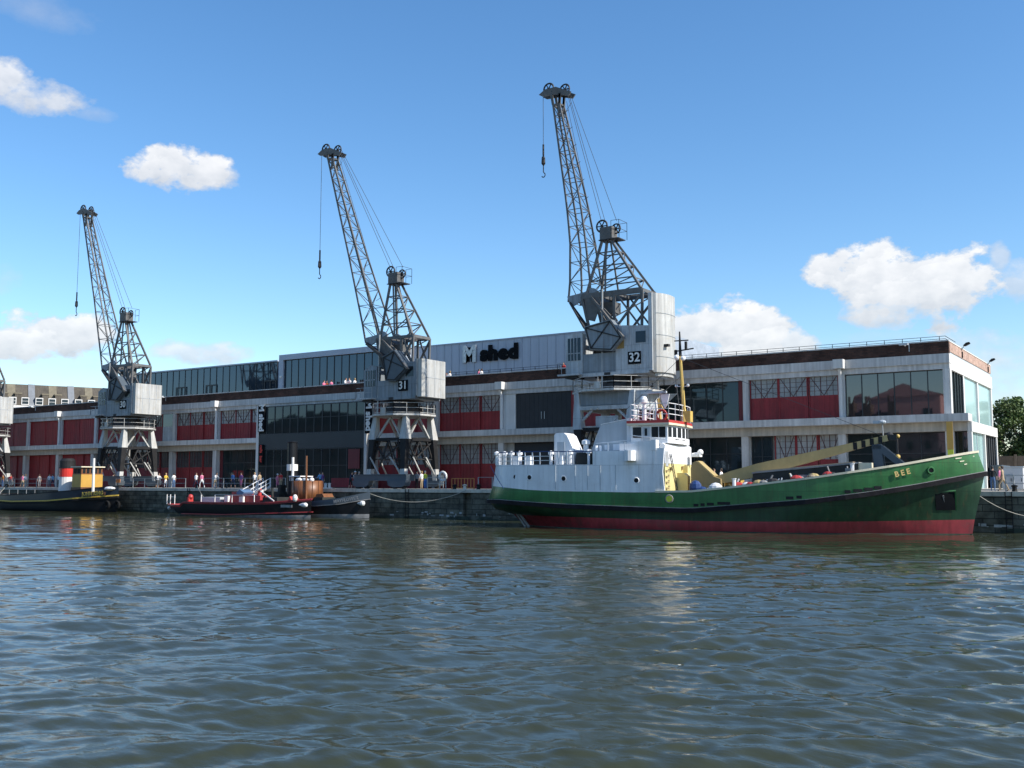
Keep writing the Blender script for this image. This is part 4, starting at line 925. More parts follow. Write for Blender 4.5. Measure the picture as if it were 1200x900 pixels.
for x in (1.6, 2.3, 2.9, 3.6, 6.3, 7.9): m.lathe([(.13, 4.8), (.13, 5.55), (.24, 5.6), (.24, 5.8), (.02, 5.9)], (x, -2.4, 0), 8)
for x in (3.2, 4.2, 6.9): m.box(x, x+.5, -2.8, -2.2, 4.8, 5.5)
m.mat('navy')
for p, q in zip(pts, pts[1:]): m.bar((*p, 5.78), (*q, 5.78), .075)
m.bar((*pts[-1], 5.78), (12.9, -3.95, 5.68), .075); m.mat('ship_white')
for x in (6.9, 7.6, 8.3): m.bar((x, -3.95, 4.8), (x, -3.95, 5.74), .09)
for zz in (5.1, 5.42): m.bar((6.3, -3.95, zz), (8.6, -3.95, zz), .04)
m.build('poop_rail', bee)
m = MB('ship_white'); m.prism([(6.43, 4.76), (6.43, 7.12), (6.6, 7.25), (7.25, 7.25), (7.5, 7.05), (8.1, 5.8), (8.1, 4.76)], 'y', -2.1, -.2); a = m.build('companionway', bee)
m = MB('ship_grey'); m.box(6.7, 7.3, -2.13, -2.09, 4.8, 6.55); m.build('door', a)
m = MB('hatch_dark'); m.box(8.35, 10.2, -2.3, 2.3, 4.76, 5.7); m.build('skylight', bee)
m = MB('ship_white'); m.lathe([(.2, 5.7), (.2, 6.3), (.33, 6.35), (.33, 6.62), (.02, 6.75)], (9.0, -1.9, 0), 10); m.lathe([(.1, 4.8), (.1, 5.6), (.22, 5.65), (.22, 5.9), (.02, 5.95)], (9.5, -2.6, 0), 8); m.build('vent', bee)
# boat deck block and funnel casing
m = MB('ship_white'); m.box(10.4, 15.28, -4.06, 4.06, 4.75, 5.74); m.build('deckhouse', bee)
m = MB('ship_grey'); m.prism([(9.5, 5.745), (9.85, 6.75), (10.3, 7.8), (12.62, 8.2), (12.62, 6.5), (12.62, 5.745)], 'y', -2.1, 2.1); f = m.build('funnel_casing', bee)
m = MB('ship_white'); m.prism([(10.32, 7.84), (12.64, 8.24), (12.64, 8.19), (10.3, 7.79)], 'y', -2.14, 2.14); m.box(12.4, 12.75, -2.16, -2.0, 5.76, 8.2); m.prism([(9.9, 6.42), (12.6, 6.62), (12.6, 6.55), (9.88, 6.35)], 'y', -2.13, -2.09); m.build('casing_edge', f)
m = MB('ship_white'); m.box(10.6, 11.0, -2.14, -2.1, 5.9, 6.25); m.box(11.3, 11.9, -2.15, -2.1, 5.85, 6.3); m.tube((10.4, -2.5, 5.8), (10.4, -2.5, 6.2), .12, 8); m.tube((10.2, -2.8, 5.8), (10.2, -2.8, 6.2), .12, 8); m.build('casing_fitting', f)
m = MB('ship_white'); 
for x in (11.6, 12.9, 13.9): m.bar((x, -4.0, 5.75), (x, -4.0, 6.35), .06)
m.bar((11.6, -4.0, 6.35), (13.9, -4.0, 6.35), .05); m.prism([(12.9, 5.75), (13.9, 6.4), (15.2, 6.4), (15.2, 5.75)], 'y', -4.06, -3.98); m.box(14.9, 15.3, -4.1, -3.4, 5.75, 6.5); m.lathe([(.42, 5.0), (.42, 5.75)], (13.4, -4.3, 0), 12); m.build('bridge_wing', bee)
# front house and wheelhouse
m = MB('ship_white'); m.prism([(15.28, 2.0), (15.28, 5.2), (15.31, 5.9), (15.9, 5.9), (15.75, 4.2), (15.9, 2.6), (16.6, 2.0)], 'y', -4.05, -3.9); m.build('wing_plate', bee)
m = MB('ship_white'); m.prism([(12.8, 4.82), (12.8, 6.3), (15.5, 6.3), (15.72, 6.15), (15.72, 4.82)], 'y', -3.3, 3.3); fh = m.build('front_house', bee)
m = MB('cream_yellow'); m.prism([(12.8, 2.0), (12.8, 4.818), (15.7, 4.818), (15.7, 2.0)], 'y', -3.3, 3.3); m.build('front_bulkhead', bee)
m = MB('crane_grey'); m.box(15.3, 15.75, -3.2, -2.6, 4.6, 5.7); m.build('door', fh)
m = MB('crane_black'); 
for q in (-2.6, -2.25): m.bar((15.85, q, 5.5), (16.4, q, 2.3), .05)
for i in range(9): u = (i+.5)/9; m.bar((15.85+.55*u, -2.6, 5.5-3.2*u), (15.85+.55*u, -2.25, 5.5-3.2*u), .035)
m.build('ladder', bee)
m = MB('olive')
for i in range(5): m.bar((15.7, -3.15, 2.6+i*.42), (15.8, -2.85, 2.6+i*.42), .12)
for y, z in ((-2.1, 4.4), (.7, 4.5), (1.6, 4.6)): m.box(15.65, 15.85, y-.1, y+.1, z-.1, z+.15)
m.build('bulkhead_step', bee)
m = MB('cream_yellow'); m.box(15.5, 16.5, -.4, 1.4, 2.0, 3.9); m.box(15.5, 16.1, 1.0, 1.35, 3.9, 4.7); m.prism([(15.5, 3.9), (16.5, 3.9), (16.2, 4.15), (15.5, 4.15)], 'y', -.4, .5); m.build('winch_housing', bee)
wv = MB('ship_white'); wv.prism([(12.95, -2.75), (15.75, -2.75), (15.92, -1.6), (15.98, 0), (15.92, 1.6), (15.75, 2.75), (12.95, 2.75)], 'z', 6.302, 7.62); wo = wv.build('wheelhouse', bee)
for (a, q) in ((13.1, 13.75), (14.55, 15.05), (15.12, 15.6)):
    bx(wo, 'window', 'window_dark', a, q, -2.78, -2.74, 6.72, 7.5)
bx(wo, 'door', 'ship_grey', 13.85, 14.42, -2.79, -2.74, 6.32, 7.5); bx(wo, 'door_window', 'window_dark', 14.02, 14.22, -2.805, -2.789, 6.85, 7.4)
fp = [(15.75, -2.75), (15.92, -1.6), (15.98, 0), (15.92, 1.6), (15.75, 2.75)]
def frontp(t): 
    t *= 4; i = min(3, int(t)); a, b = V((*fp[i], 0)), V((*fp[i+1], 0)); return a.lerp(b, t-i)
for i in range(6):
    a, q = frontp((i+.14)/6), frontp((i+.86)/6); d = (q-a).normalized(); nn = V((d.y, -d.x, 0)); m = MB('window_dark'); k = nn*.02
    m.add([a+k+V((0, 0, 6.76)), q+k+V((0, 0, 6.76)), q+k+V((0, 0, 7.5)), a+k+V((0, 0, 7.5))], [(0, 1, 2, 3)]); m.build('window', wo)
m = MB('boot_grey')
for y in (-1.0, .5): m.box(15.8, 16.0, y-.45, y+.45, 6.6, 6.64)
m.build('wiper_box', wo)
m = MB('cream'); op = [(12.7, -3.0), (15.95, -3.0), (16.1, -1.8), (16.18, 0), (16.1, 1.8), (15.95, 3.0), (12.7, 3.0)]; m.prism(op, 'z', 7.625, 7.78); m.mat('red_trim'); m.prism([(p[0]*1.0-.02, p[1]*.99) for p in op], 'z', 7.782, 7.98); m.build('wheelhouse_roof', bee)
m = MB('ship_white'); railing(m, [(12.9, 2.7), (12.9, -2.7), (15.85, -2.75), (16.0, -1.6), (16.05, 0), (16.0, 1.6), (15.85, 2.7)], 7.98, 1.25, .9, .03, (.45, .85, 1.25)); m.build('roof_rail', bee)
m = MB('ship_white'); m.tube((13.3, -.6, 7.98), (13.3, -.6, 9.7), .12, 6); m.tube((14.1, .3, 7.98), (13.9, .3, 9.6), .14, 6); m.lathe([(.1, 9.4), (.28, 9.45), (.3, 9.7), (.2, 9.9), (.1, 9.95)], (13.3, -.8, 0), 12); m.bar((13.3, -.6, 8), (14.0, -.6, 9.3), .06); m.prism([(14.3, 10.12), (15.1, 10.12), (14.9, 9.3), (14.7, 9.0)], 'y', -.1, 0); m.mat('ship_grey'); m.box(13.0, 15.0, -.6, -.35, 10.15, 10.32)
m.mat('mast_yellow'); m.tube((14.35, 0, 7.98), (14.2, 0, 9.8), .13, 6); m.bar((14.3, 0, 9.5), (15.2, -.5, 8.0), .07); m.build('radar', bee)
m = MB('ship_white'); m.tube((12.96, -2.95, 6.9), (15.6, -2.95, 6.62), .03, 5); m.tube((12.9, -3.35, 5.9), (12.9, -3.35, 4.85), .05, 6); m.box(12.2, 12.8, -3.2, -2.4, 5.75, 6.3); m.bar((13.82, -2.8, 6.35), (13.82, -2.8, 7.55), .05); m.bar((14.45, -2.8, 6.35), (14.45, -2.8, 7.55), .05); m.bar((13.82, -2.8, 7.55), (14.45, -2.8, 7.55), .05); m.build('house_fitting', bee)
m = MB('wire'); m.tube((15.9, .4, 12.9), (10.5, 0, 8.1), .022, 4); m.tube((15.9, .4, 12.9), (30.3, -.1, 6.6), .022, 4); m.tube((15.9, .4, 11.5), (13.0, -2.6, 8.0), .02, 4); m.build('stay_wire', bee)
m = MB('red_trim'); m.ring((15.2, -2.4, 8.35), .38, .09, 'y', 16, 6); m.build('lifebuoy', bee)
m = MB('mast_yellow'); m.tube((16.1, .4, 7.98), (16.05, .4, 9.0), .28, 8, .16); m.tube((16.05, .4, 9.0), (15.85, .4, 13.0), .15, 8, .12); m.box(16.0, 16.6, .2, .9, 7.98, 8.8); mo = m.build('mast', bee)
m = MB('black_metal'); m.tube((15.85, .4, 13.0), (15.82, .4, 14.9), .14, 6, .06); m.bar((15.4, .4, 14.2), (16.5, .4, 14.2), .08); m.bar((15.5, .4, 13.4), (16.9, .4, 13.55), .09); m.tube((16.3, .4, 13.5), (16.3, .4, 14.1), .12, 6); m.tube((15.5, .4, 13.1), (15.5, .4, 13.5), .14, 6)
m.mat('ship_white'); m.ball((15.65, .1, 12.9), .2); m.ball((16.15, .1, 12.8), .2); m.bar((15.5, .4, 10.7), (16.4, .4, 10.7), .06); m.ball((15.5, .4, 10.75), .12); m.ball((16.4, .4, 10.75), .12); m.build('mast_fitting', mo)
m = MB('wire'); m.tube((16.3, -1.2, 8), (15.9, -1.2, 11.6), .03, 5); m.tube((12.9, 1.8, 8), (12.9, 1.8, 10.4), .03, 5); m.build('aerial', bee)
m = MB('ship_white'); m.box(16.0, 16.7, 2.2, 2.9, 5.4, 5.6); m.ball((16.65, 2.6, 5.75), .24); m.tube((16.0, 2.6, 5.6), (16.6, 2.6, 5.7), .1, 6); m.build('floodlight', bee)
# working deck
m = MB('olive'); m.prism([(16.9, 1.9), (16.9, 4.5), (17.05, 4.9), (17.3, 5.0), (17.5, 4.9), (18.5, 3.9), (19.1, 3.7), (19.2, 1.9)], 'y', -.9, .3); m.mat('derrick_yellow'); m.bar((17.42, -.3, 4.98), (18.6, -.3, 3.9), 1.22, .1); cb = m.build('derrick_foot', bee)
m = MB('mast_yellow'); m.box(19.0, 20.3, .2, 1.3, 3.2, 4.1); m.build('deck_box', bee)
dk = MB('derrick_yellow'); A, B = V((18.3, -.2, 3.5)), V((30.6, -.2, 6.48)); dd = (B-A).normalized(); n2 = V((-dd.z, 0, dd.x))
def sect(u, h, w_): p = A.lerp(B, u); return [p-V((0, w_, 0))-n2*h, p+V((0, w_, 0))-n2*h, p+V((0, w_, 0))+n2*h, p-V((0, w_, 0))+n2*h]
secs = [sect(0, .22, .25), sect(.12, .40, .3), sect(.28, .46, .3), sect(.8, .26, .22), sect(1, .2, .2)]
for p, q in zip(secs, secs[1:]): dk.add(p+q, [(0, 1, 5, 4), (1, 2, 6, 5), (2, 3, 7, 6), (3, 0, 4, 7)])
dk.add(secs[0]+secs[-1], [(3, 2, 1, 0), (4, 5, 6, 7)])
dk.mat('crane_black')
for i in range(4): u = .82+i*.045; p = A.lerp(B, u); h = itp([(.8, .27), (1, .21)], u); dk.add([p-n2*h+V((-.1, -.235, 0)), p-n2*h+V((.17, -.235, 0)), p+n2*h+V((.27, -.235, 0)), p+n2*h+V((0, -.235, 0))], [(0, 1, 2, 3)])
do = dk.build('derrick', bee)
m = MB('crane_dark'); m.ball(B+V((.1, 0, .1)), .3, (1, .6, 1)); m.box(B.x+.1, B.x+.6, -.4, .0, B.z-.15, B.z+.2); m.tube(B+V((.6, 0, .2)), B+V((.6, 0, -1.5)), .05, 5); m.tube(B+V((-.3, 0, -.1)), B+V((-.3, 0, -.8)), .06, 5); m.mat('mast_yellow'); m.ball(B+V((.6, 0, -1.3)), .17); m.ball(B+V((.65, 0, .1)), .14); m.build('derrick_head', do)
m = MB('hull_green_dark'); m.tube((21.4, -.2, 4.0), (22.2, -.2, 3.2), .1, 6); m.mat('derrick_yellow'); m.bar((19.6, -.5, 3.3), (20.4, -.5, 2.6), .1); m.bar((20.4, -.5, 2.6), (22.6, -.5, 3.9), .14); m.build('derrick_strut', bee)
m = MB('steel_rail'); m.tube(B+V((-.3, .2, .1)), B+V((-.35, .2, 1.05)), .05, 5); m.mat('ship_grey'); m.ball(B+V((-.35, .2, 1.1)), .22, (1.2, .8, .7)); m.box(B.x-.95, B.x-.5, -.1, .15, B.z+1.0, B.z+1.2); m.build('deck_lamp', bee)
m = MB('hatch_dark'); m.prism([(21.8, 2.6), (21.8, 4.05), (28.9, 4.7), (28.9, 3.2)], 'y', -2.4, 2.4); ho = m.build('hatch_coaming', bee)
m = MB('boot_grey'); m.prism([(21.75, 4.053), (21.75, 4.15), (28.95, 4.8), (28.95, 4.703)], 'y', -2.45, 2.45)
m.mat('tan_deck'); m.prism([(21.9, 4.16), (21.95, 4.24), (26.5, 4.66), (28.5, 4.84), (28.5, 4.77)], 'y', -2.0, 2.0); m.build('hatch_cover', ho)
m = MB('slate_paint'); m.prism([(29.75, 4.2), (29.6, 6.0), (30.2, 6.05), (31.9, 4.5), (31.4, 4.4), (30.25, 5.4), (30.35, 4.2)], 'y', -.75, -.55); m.prism([(29.75, 4.2), (29.6, 6.0), (30.2, 6.05), (31.9, 4.5), (31.4, 4.4), (30.25, 5.4), (30.35, 4.2)], 'y', .25, .45); m.box(29.6, 30.2, -.75, .45, 5.7, 5.98); m.box(29.75, 30.0, -.7, .4, 4.0, 5.8); m.build('derrick_rest', bee)
m = MB('ship_white')
for s, y in ((20.75, -3.5), (28.55, -2.7)): m.tube((s, y, itp(Tz, s)-.9), (s, y, itp(Tz, s)+.62), .13, 8); m.lathe([(.17, itp(Tz, s)+.6), (.17, itp(Tz, s)+.66)], (s, y, 0), 8)
m.build('bollard_post', bee)
m = MB('cream'); m.box(28.9, 29.75, -2.3, -1.5, 4.0, 4.75); m.build('deck_locker', bee)
m = MB('navy'); m.ball((17.9, -3.2, 3.05), .5, (.95, .7, 1.1)); m.ball((18.3, -3.2, 2.85), .4, (1.3, .7, .8)); m.build('blue_tarpaulin', bee); m = MB('canvas'); m.ball((19.35, -3.2, 2.95), .48, (1.1, .8, 1.0)); m.ball((18.9, -3.0, 2.8), .35, (1.3, .8, .8)); m.build('white_bag', bee)
rj = random.Random(3); 
for i in range(40):
    s = rj.uniform(20.3, 28.4); z = itp(Tz, s)+.02; c = rj.choice(['hatch_dark', 'crane_dark', 'boot_grey', 'ship_grey', 'canvas', 'boot_grey', 'derrick_yellow', 'tan_deck', 'crane_dark', 'red_trim']); m = MB(c); y = rj.uniform(-3.5, -2.7)
    if i % 3 == 0: m.tube((s, y, z-.3), (s+rj.uniform(-.5, .8), y+.1, z+rj.uniform(.2, .7)), .06, 5)
    elif i % 3 == 1: m.ball((s, y, z+.1), rj.uniform(.16, .32), (1.5, 1, .9), 8, 5)
    else: m.box(s, s+rj.uniform(.25, .8), y, y+.4, z-.2, z+rj.uniform(.15, .42))
    m.build('deck_gear', bee)
m = MB('hull_green_dark'); m.tube((2.3, 0, 1.6), (3.3, 0, -.3), .16, 6); m.mat('boot_grey'); m.tube((2.0, -.5, 1.5), (3.6, -1.2, -.1), .1, 6); m.tube((2.4, -.6, 1.4), (4.0, -1.4, -.1), .1, 6); m.build('stern_gear', bee)

def simple_hull(par, Ln, hb, zr, zs, mats, bow=1.0, stern=.35, zboot=.28, full=.75, rake=.5, tuck=.4):
    """round sterned small craft, bow towards +x"""
    def br(k): return [(0, 0), (Ln*.015, hb*.42*k), (Ln*.05, hb*.72*k), (Ln*.12, hb*.92*k), (Ln*.25, hb*k), (Ln*.62, hb*k), (Ln*.78, hb*.82*k), (Ln*.9, hb*.46*k), (Ln*.97, hb*.15*k), (Ln, 0)]
    sh = lambda tab, a, b: [(a+(b-a)*s/Ln, y) for s, y in tab]
    T = dict(s=(0, Ln), b=br(1), z=zr); M_ = dict(s=(Ln*.01, Ln-.1*rake), b=sh(br(.99), Ln*.01, Ln-.1*rake), z=zs)
    B_ = dict(s=(Ln*tuck*.18, Ln-.35*rake), b=sh(br(.9), Ln*tuck*.18, Ln-.35*rake), z=[(0, zboot), (Ln, zboot+.12)]); W_ = dict(s=(Ln*tuck*.24, Ln-.4*rake), b=sh(br(.82), Ln*tuck*.24, Ln-.4*rake), z=[(0, 0), (Ln, 0)])
    K = dict(s=(Ln*.3, Ln*.95), b=sh(br(.5), Ln*.3, Ln*.95), z=[(0, -.9), (Ln, -.9)])
    hull(par, [K, W_, B_, M_, T], mats); return T, M_
# --- yellow and black tug
tx0, tx1 = gx(-2, 74.2, 582), gx(140, 74.2, 575); TL = tx1-tx0
tug = thing('tugboat', 'black hulled tug with yellow wheelhouse and red white and black funnel', 'boat', (tx0, 74.1, 0))
T, M_ = simple_hull(tug, TL, 2.55, [(0, 2.0), (TL*.25, 1.85), (TL*.5, 2.1), (TL*.75, 2.45), (TL, 3.05)], [(0, 1.32), (TL*.3, 1.1), (TL*.6, 1.25), (TL, 1.95)], ['black_hull', 'black_hull', 'black_hull', 'blueblack_hull'], zboot=.3)
m = MB('line_yellow'); along(m, M_, -.05, .10, 0, .09); m.build('yellow_line', tug)
m = MB('rubber'); along(m, M_, -.3, -.06, 0, .1); m.build('rubbing_strake', tug)
m = MB('crane_black'); along(m, T, -.02, .08, -.1, .05); m.build('rail_cap', tug); m = MB('wood_dark'); deck(m, T, -.5, .6, TL-.6); m.build('deck', tug)
t0 = lambda px, Y=73.6: gx(px, Y, 560)-tx0
fx_ = t0(74.3); m = MB('white_paint'); m.lathe([(.95, 1.6), (.93, 4.15)], (fx_, 0, 0), 20); m.mat('funnel_red'); m.lathe([(.95, 4.15), (.93, 5.2)], (fx_, 0, 0), 20); m.mat('crane_black'); m.lathe([(.94, 5.2), (.9, 6.1), (.72, 6.35), (.68, 6.4)], (fx_, 0, 0), 20); m.ring((fx_, 0, 5.25), .95, .05, 'z', 20, 5); fo = m.build('funnel', tug, smooth=False)
wa = gx(82.5, 72.4, 555)-tx0; wb = gx(93, 72.4, 555)-tx0
m = MB('wood_dark'); m.box(wa-.1, wb+.1, -1.5, 1.5, 1.6, 2.9); m.mat('tug_yellow'); m.box(wa, wb, -1.45, 1.45, 2.903, 4.42); m.mat('wood'); m.box(wa+.04, wb-.04, -1.41, 1.41, 4.425, 5.25); cabn = m.build('wheelhouse', tug)
m = MB('wood_dark'); m.bar((wb+.02, .1, 2.92), (wb+.02, .1, 4.4), .06); m.build('wheelhouse_seam', tug)
n = 6
for i in range(5): a = -1.32+2.64*(i+.16)/5; q = -1.32+2.64*(i+.84)/5; bx(cabn, 'window', 'window_dark', wb-.06, wb-.02, a, q, 4.55, 5.12)
for i in range(2): a = wa+.2+(wb-wa-.4)*(i+.1)/2; q = wa+.2+(wb-wa-.4)*(i+.9)/2; bx(cabn, 'window', 'window_dark', a, q, -1.44, -1.40, 4.55, 5.12)
m = MB('cream'); m.box(wa-.15, wb+.2, -1.6, 1.6, 5.255, 5.38); m.build('wheelhouse_roof', tug)
bx(tug, 'name_board', 'wood_dark', t0(101.5, 72), t0(124, 72), -2.16, -2.1, 2.0, 2.38)
m = MB('white_paint'); m.tube((gx(109.6, 72.6)-tx0, -1.5, 2.2), (gx(109.3, 72.6)-tx0, -1.5, 6.3), .17, 8, .13); m.build('mast', tug)
m = MB('canvas'); m.ball((t0(128), -.4, 2.75), .5, (1.9, 1, .5)); m.build('canvas_cover', tug)
text('JOHN KING', .62, .012, 'name_lettering', tug, 'line_yellow', (t0(112, 72), -2.44, 2.17), (R(90), R(-3), R(6)), .02, 1.1)
m = MB('rubber')
for px in (114, 121): m.ring((t0(px, 72), -itp(T['b'], t0(px, 72))-.12, .85), .38, .15, 'y', 14, 6)
m.build('tyre_fender', tug)
m = MB('white_paint'); m.tube((.9, -1.5, 1.2), (1.7, -1.5, 2.5), .08, 6); m.build('fender_spar', tug)
m = MB('steel_rail')
for px in (5, 14, 24, 34, 44, 54): m.bar((t0(px), -1.9, 1.8), (t0(px), -1.9, 2.6), .05)
m.build('stanchion', tug)
# --- red and black fire boat
px0, px1 = gx(203, 71.3, 590), gx(365.5, 71.3, 590); PL = px1-px0
pyr = thing('fireboat', 'long low black boat with red deck edge and red waterline', 'boat', (px0, 71.3, 0))
T, M_ = simple_hull(pyr, PL, 1.95, [(0, 1.12), (PL*.17, 1.05), (PL*.19, 1.42), (PL*.55, 1.4), (PL*.8, 1.5), (PL, 1.85)], [(0, .95), (PL*.17, .9), (PL*.19, 1.27), (PL*.55, 1.25), (PL*.8, 1.33), (PL, 1.68)], ['pyro_red', 'boot_grey', 'black_hull', 'pyro_red'], zboot=.2, rake=.35)
m = MB('pyro_red'); along(m, T, -.04, .08, -.12, .07); m.build('deck_edge', pyr); m = MB('pyro_red'); along(m, dict(s=T['s'], b=T['b'], z=[(0, .22), (PL*.5, .24), (PL, .62)]), -.04, .06, -.3, .005, s0=PL*.18); m.build('waterline_stripe', pyr)
m = MB('pyro_red'); deck(m, T, -.06, .3, PL-.3); m.build('deck', pyr)
q0 = lambda px: gx(px, 71.0, 588)-px0
m = MB('clad_pale'); m.box(q0(241), q0(264), -1.0, 1.0, 1.4, 1.95); m.build('cabin_trunk', pyr)
m = MB('pyro_red'); m.box(q0(268), q0(310), -.9, .9, 1.4, 2.15); m.box(q0(275), q0(288), -.7, .7, 2.15, 2.5); m.build('engine_casing', pyr)
m = MB('white_paint'); m.box(q0(271), q0(275), -1.2, -.9, 1.5, 2.1); m.box(q0(289), q0(293), -1.3, -1.0, 1.5, 2.05)
for px in (207, 211, 216, 247, 263, 283, 296, 309): m.bar((q0(px), -1.55, 1.2), (q0(px), -1.55, 2.2), .07)
m.bar((q0(263), -1.55, 2.2), (q0(309), -1.55, 2.2), .05); m.bar((q0(207), -1.4, 1.95), (q0(216), -1.5, 1.95), .05); m.build('deck_rail', pyr)
m = MB('red_trim'); m.box(q0(219), q0(221), -.3, .3, 1.1, 1.9); m.ball(((q0(219)+q0(222))/2, 0, 1.95), .28); m.tube((q0(304), -.3, 1.4), (q0(304), -.3, 2.6), .2, 8); m.bar((q0(304), -.3, 2.5), (q0(309), -.7, 2.8), .14); m.build('water_monitor', pyr)
m = MB('tarp_blue'); m.prism([(q0(281), 2.45), (q0(285), 2.75), (q0(290), 2.45), (q0(289), 2.25), (q0(282), 2.25)], 'y', -.8, .5); m.build('canopy', pyr)
m = MB('hatch_dark'); m.box(q0(313), q0(330), -.9, .9, 1.45, 2.0); m.tube((q0(318), -.2, 2.0), (q0(318), -.2, 2.9), .13, 8); m.mat('white_paint'); m.bar((q0(311), -1.0, 2.6), (q0(329), -1.2, 1.65), .1); m.build('fore_casing', pyr)
m = MB('red_trim'); m.prism([(q0(338), 1.5), (q0(341), 2.1), (q0(344), 1.6)], 'y', -.5, .5); m.mat('white_paint'); m.ball((q0(350), -.8, 1.95), .3, (.9, .8, 1.2)); m.build('foredeck_gear', pyr)
m = MB('canvas'); m.lathe([(.05, -.75), (.1, -.6), (.2, -.2), (.23, .1), (.16, .25), (.05, .3)], (PL-.2, -.75, 1.3), 10, 'x'); m.ball((.0, -.5, .75), .2); m.build('fender', pyr)
bx(pyr, 'name_board', 'boot_grey', q0(339), q0(352), -1.42, -1.38, 1.05, 1.3)
# --- steam tug with varnished wheelhouse
mx0, mx1 = gx(318, 74.4, 585), gx(434, 74.4, 585); ML = mx1-mx0
may = thing('steamboat', 'black steam tug with varnished round wooden wheelhouse and black funnel', 'boat', (mx0, 74.4, 0))
T, M_ = simple_hull(may, ML, 1.9, [(0, 1.9), (ML*.3, 1.6), (ML*.6, 1.65), (ML*.8, 1.95), (ML, 2.55)], [(0, 1.4), (ML*.3, 1.15), (ML*.6, 1.15), (ML*.8, 1.35), (ML, 1.85)], ['black_hull', 'boot_grey', 'black_hull', 'slate_paint'], zboot=.3, rake=.3)
m = MB('boot_grey'); along(m, M_, -.02, .04, 0, .06); m.build('hull_line', may); m = MB('hatch_dark'); deck(m, T, -.35, .5, ML-.4); m.build('deck', may)
u0 = lambda px, Y=74.2: gx(px, Y, 570)-mx0
wx = (u0(345)+u0(372))/2; m = MB('wood'); m.lathe([(1.55, 1.4), (1.55, 3.62)], (wx, 0, 0), 20); wo2 = m.build('wheelhouse', may, smooth=True); m = MB('wood_dark')
for i in range(14): q = i*math.pi/7; m.bar((wx+1.56*math.cos(q), 1.56*math.sin(q), 1.45), (wx+1.56*math.cos(q), 1.56*math.sin(q), 3.6), .05)
m.build('plank_seam', wo2)
m = MB('canvas'); m.box(wx-1.7, wx-.1, -.9, .9, 4.02, 4.12)
for s in (-1.6, -.2): m.bar((wx+s, -.85, 3.6), (wx+s, -.85, 4.05), .05); m.bar((wx+s, .85, 3.6), (wx+s, .85, 4.05), .05)
m.ball((wx-.4, -.8, 3.72), .3, (1.4, .8, .7)); m.ball((wx+.6, -.9, 3.7), .3, (1.5, .8, .7)); m.ball((wx+1.2, -.6, 3.7), .25); m.build('canvas_awning', may)
fxm = u0(341); m = MB('black_hull'); m.tube((fxm, 0, 1.3), (fxm-.12, 0, 7.6), .56, 16, .5); m.ring((fxm-.12, 0, 7.55), .52, .06, 'z', 16, 5); m.mat('white_paint'); m.lathe([(.565, 4.65), (.56, 5.3)], (fxm-.08, 0, 0), 16); m.build('funnel', may)
m = MB('white_paint'); m.tube((u0(346.3), -.6, 1.6), (u0(346), -.6, 6.0), .13, 8); m.ball((u0(349.5), -.9, 1.9), .25, (.8, .8, 1.2)); m.build('steam_pipe', may)
m = MB('wood'); m.tube((u0(367.5), -1.2, 1.5), (u0(367), -1.2, 6.1), .12, 8, .09); m.build('mast', may)
m = MB('hatch_dark'); m.box(u0(322), u0(334), -1, 1, 1.4, 2.4); m.box(u0(328), u0(331), -.5, .3, 2.4, 3.2); m.box(u0(374), u0(384), -.9, .9, 1.4, 2.0); m.mat('wood'); m.prism([(u0(374), 2.0), (u0(384), 2.0), (u0(382), 2.35), (u0(375), 2.3)], 'y', -.7, .7); m.build('skylight', may)
text('MAYFLOWER', .42, .012, 'name_lettering', may, 'boot_grey', (u0(408, 73.2), -1.52, 1.78), (R(90), R(-9), R(14)), .02, 1.1)
m = MB('canvas'); m.lathe([(.05, -.6), (.14, -.3), (.25, .0), (.22, .2), (.08, .3)], (ML-.5, -.62, 1.45), 10, 'x'); m.build('fender', may)
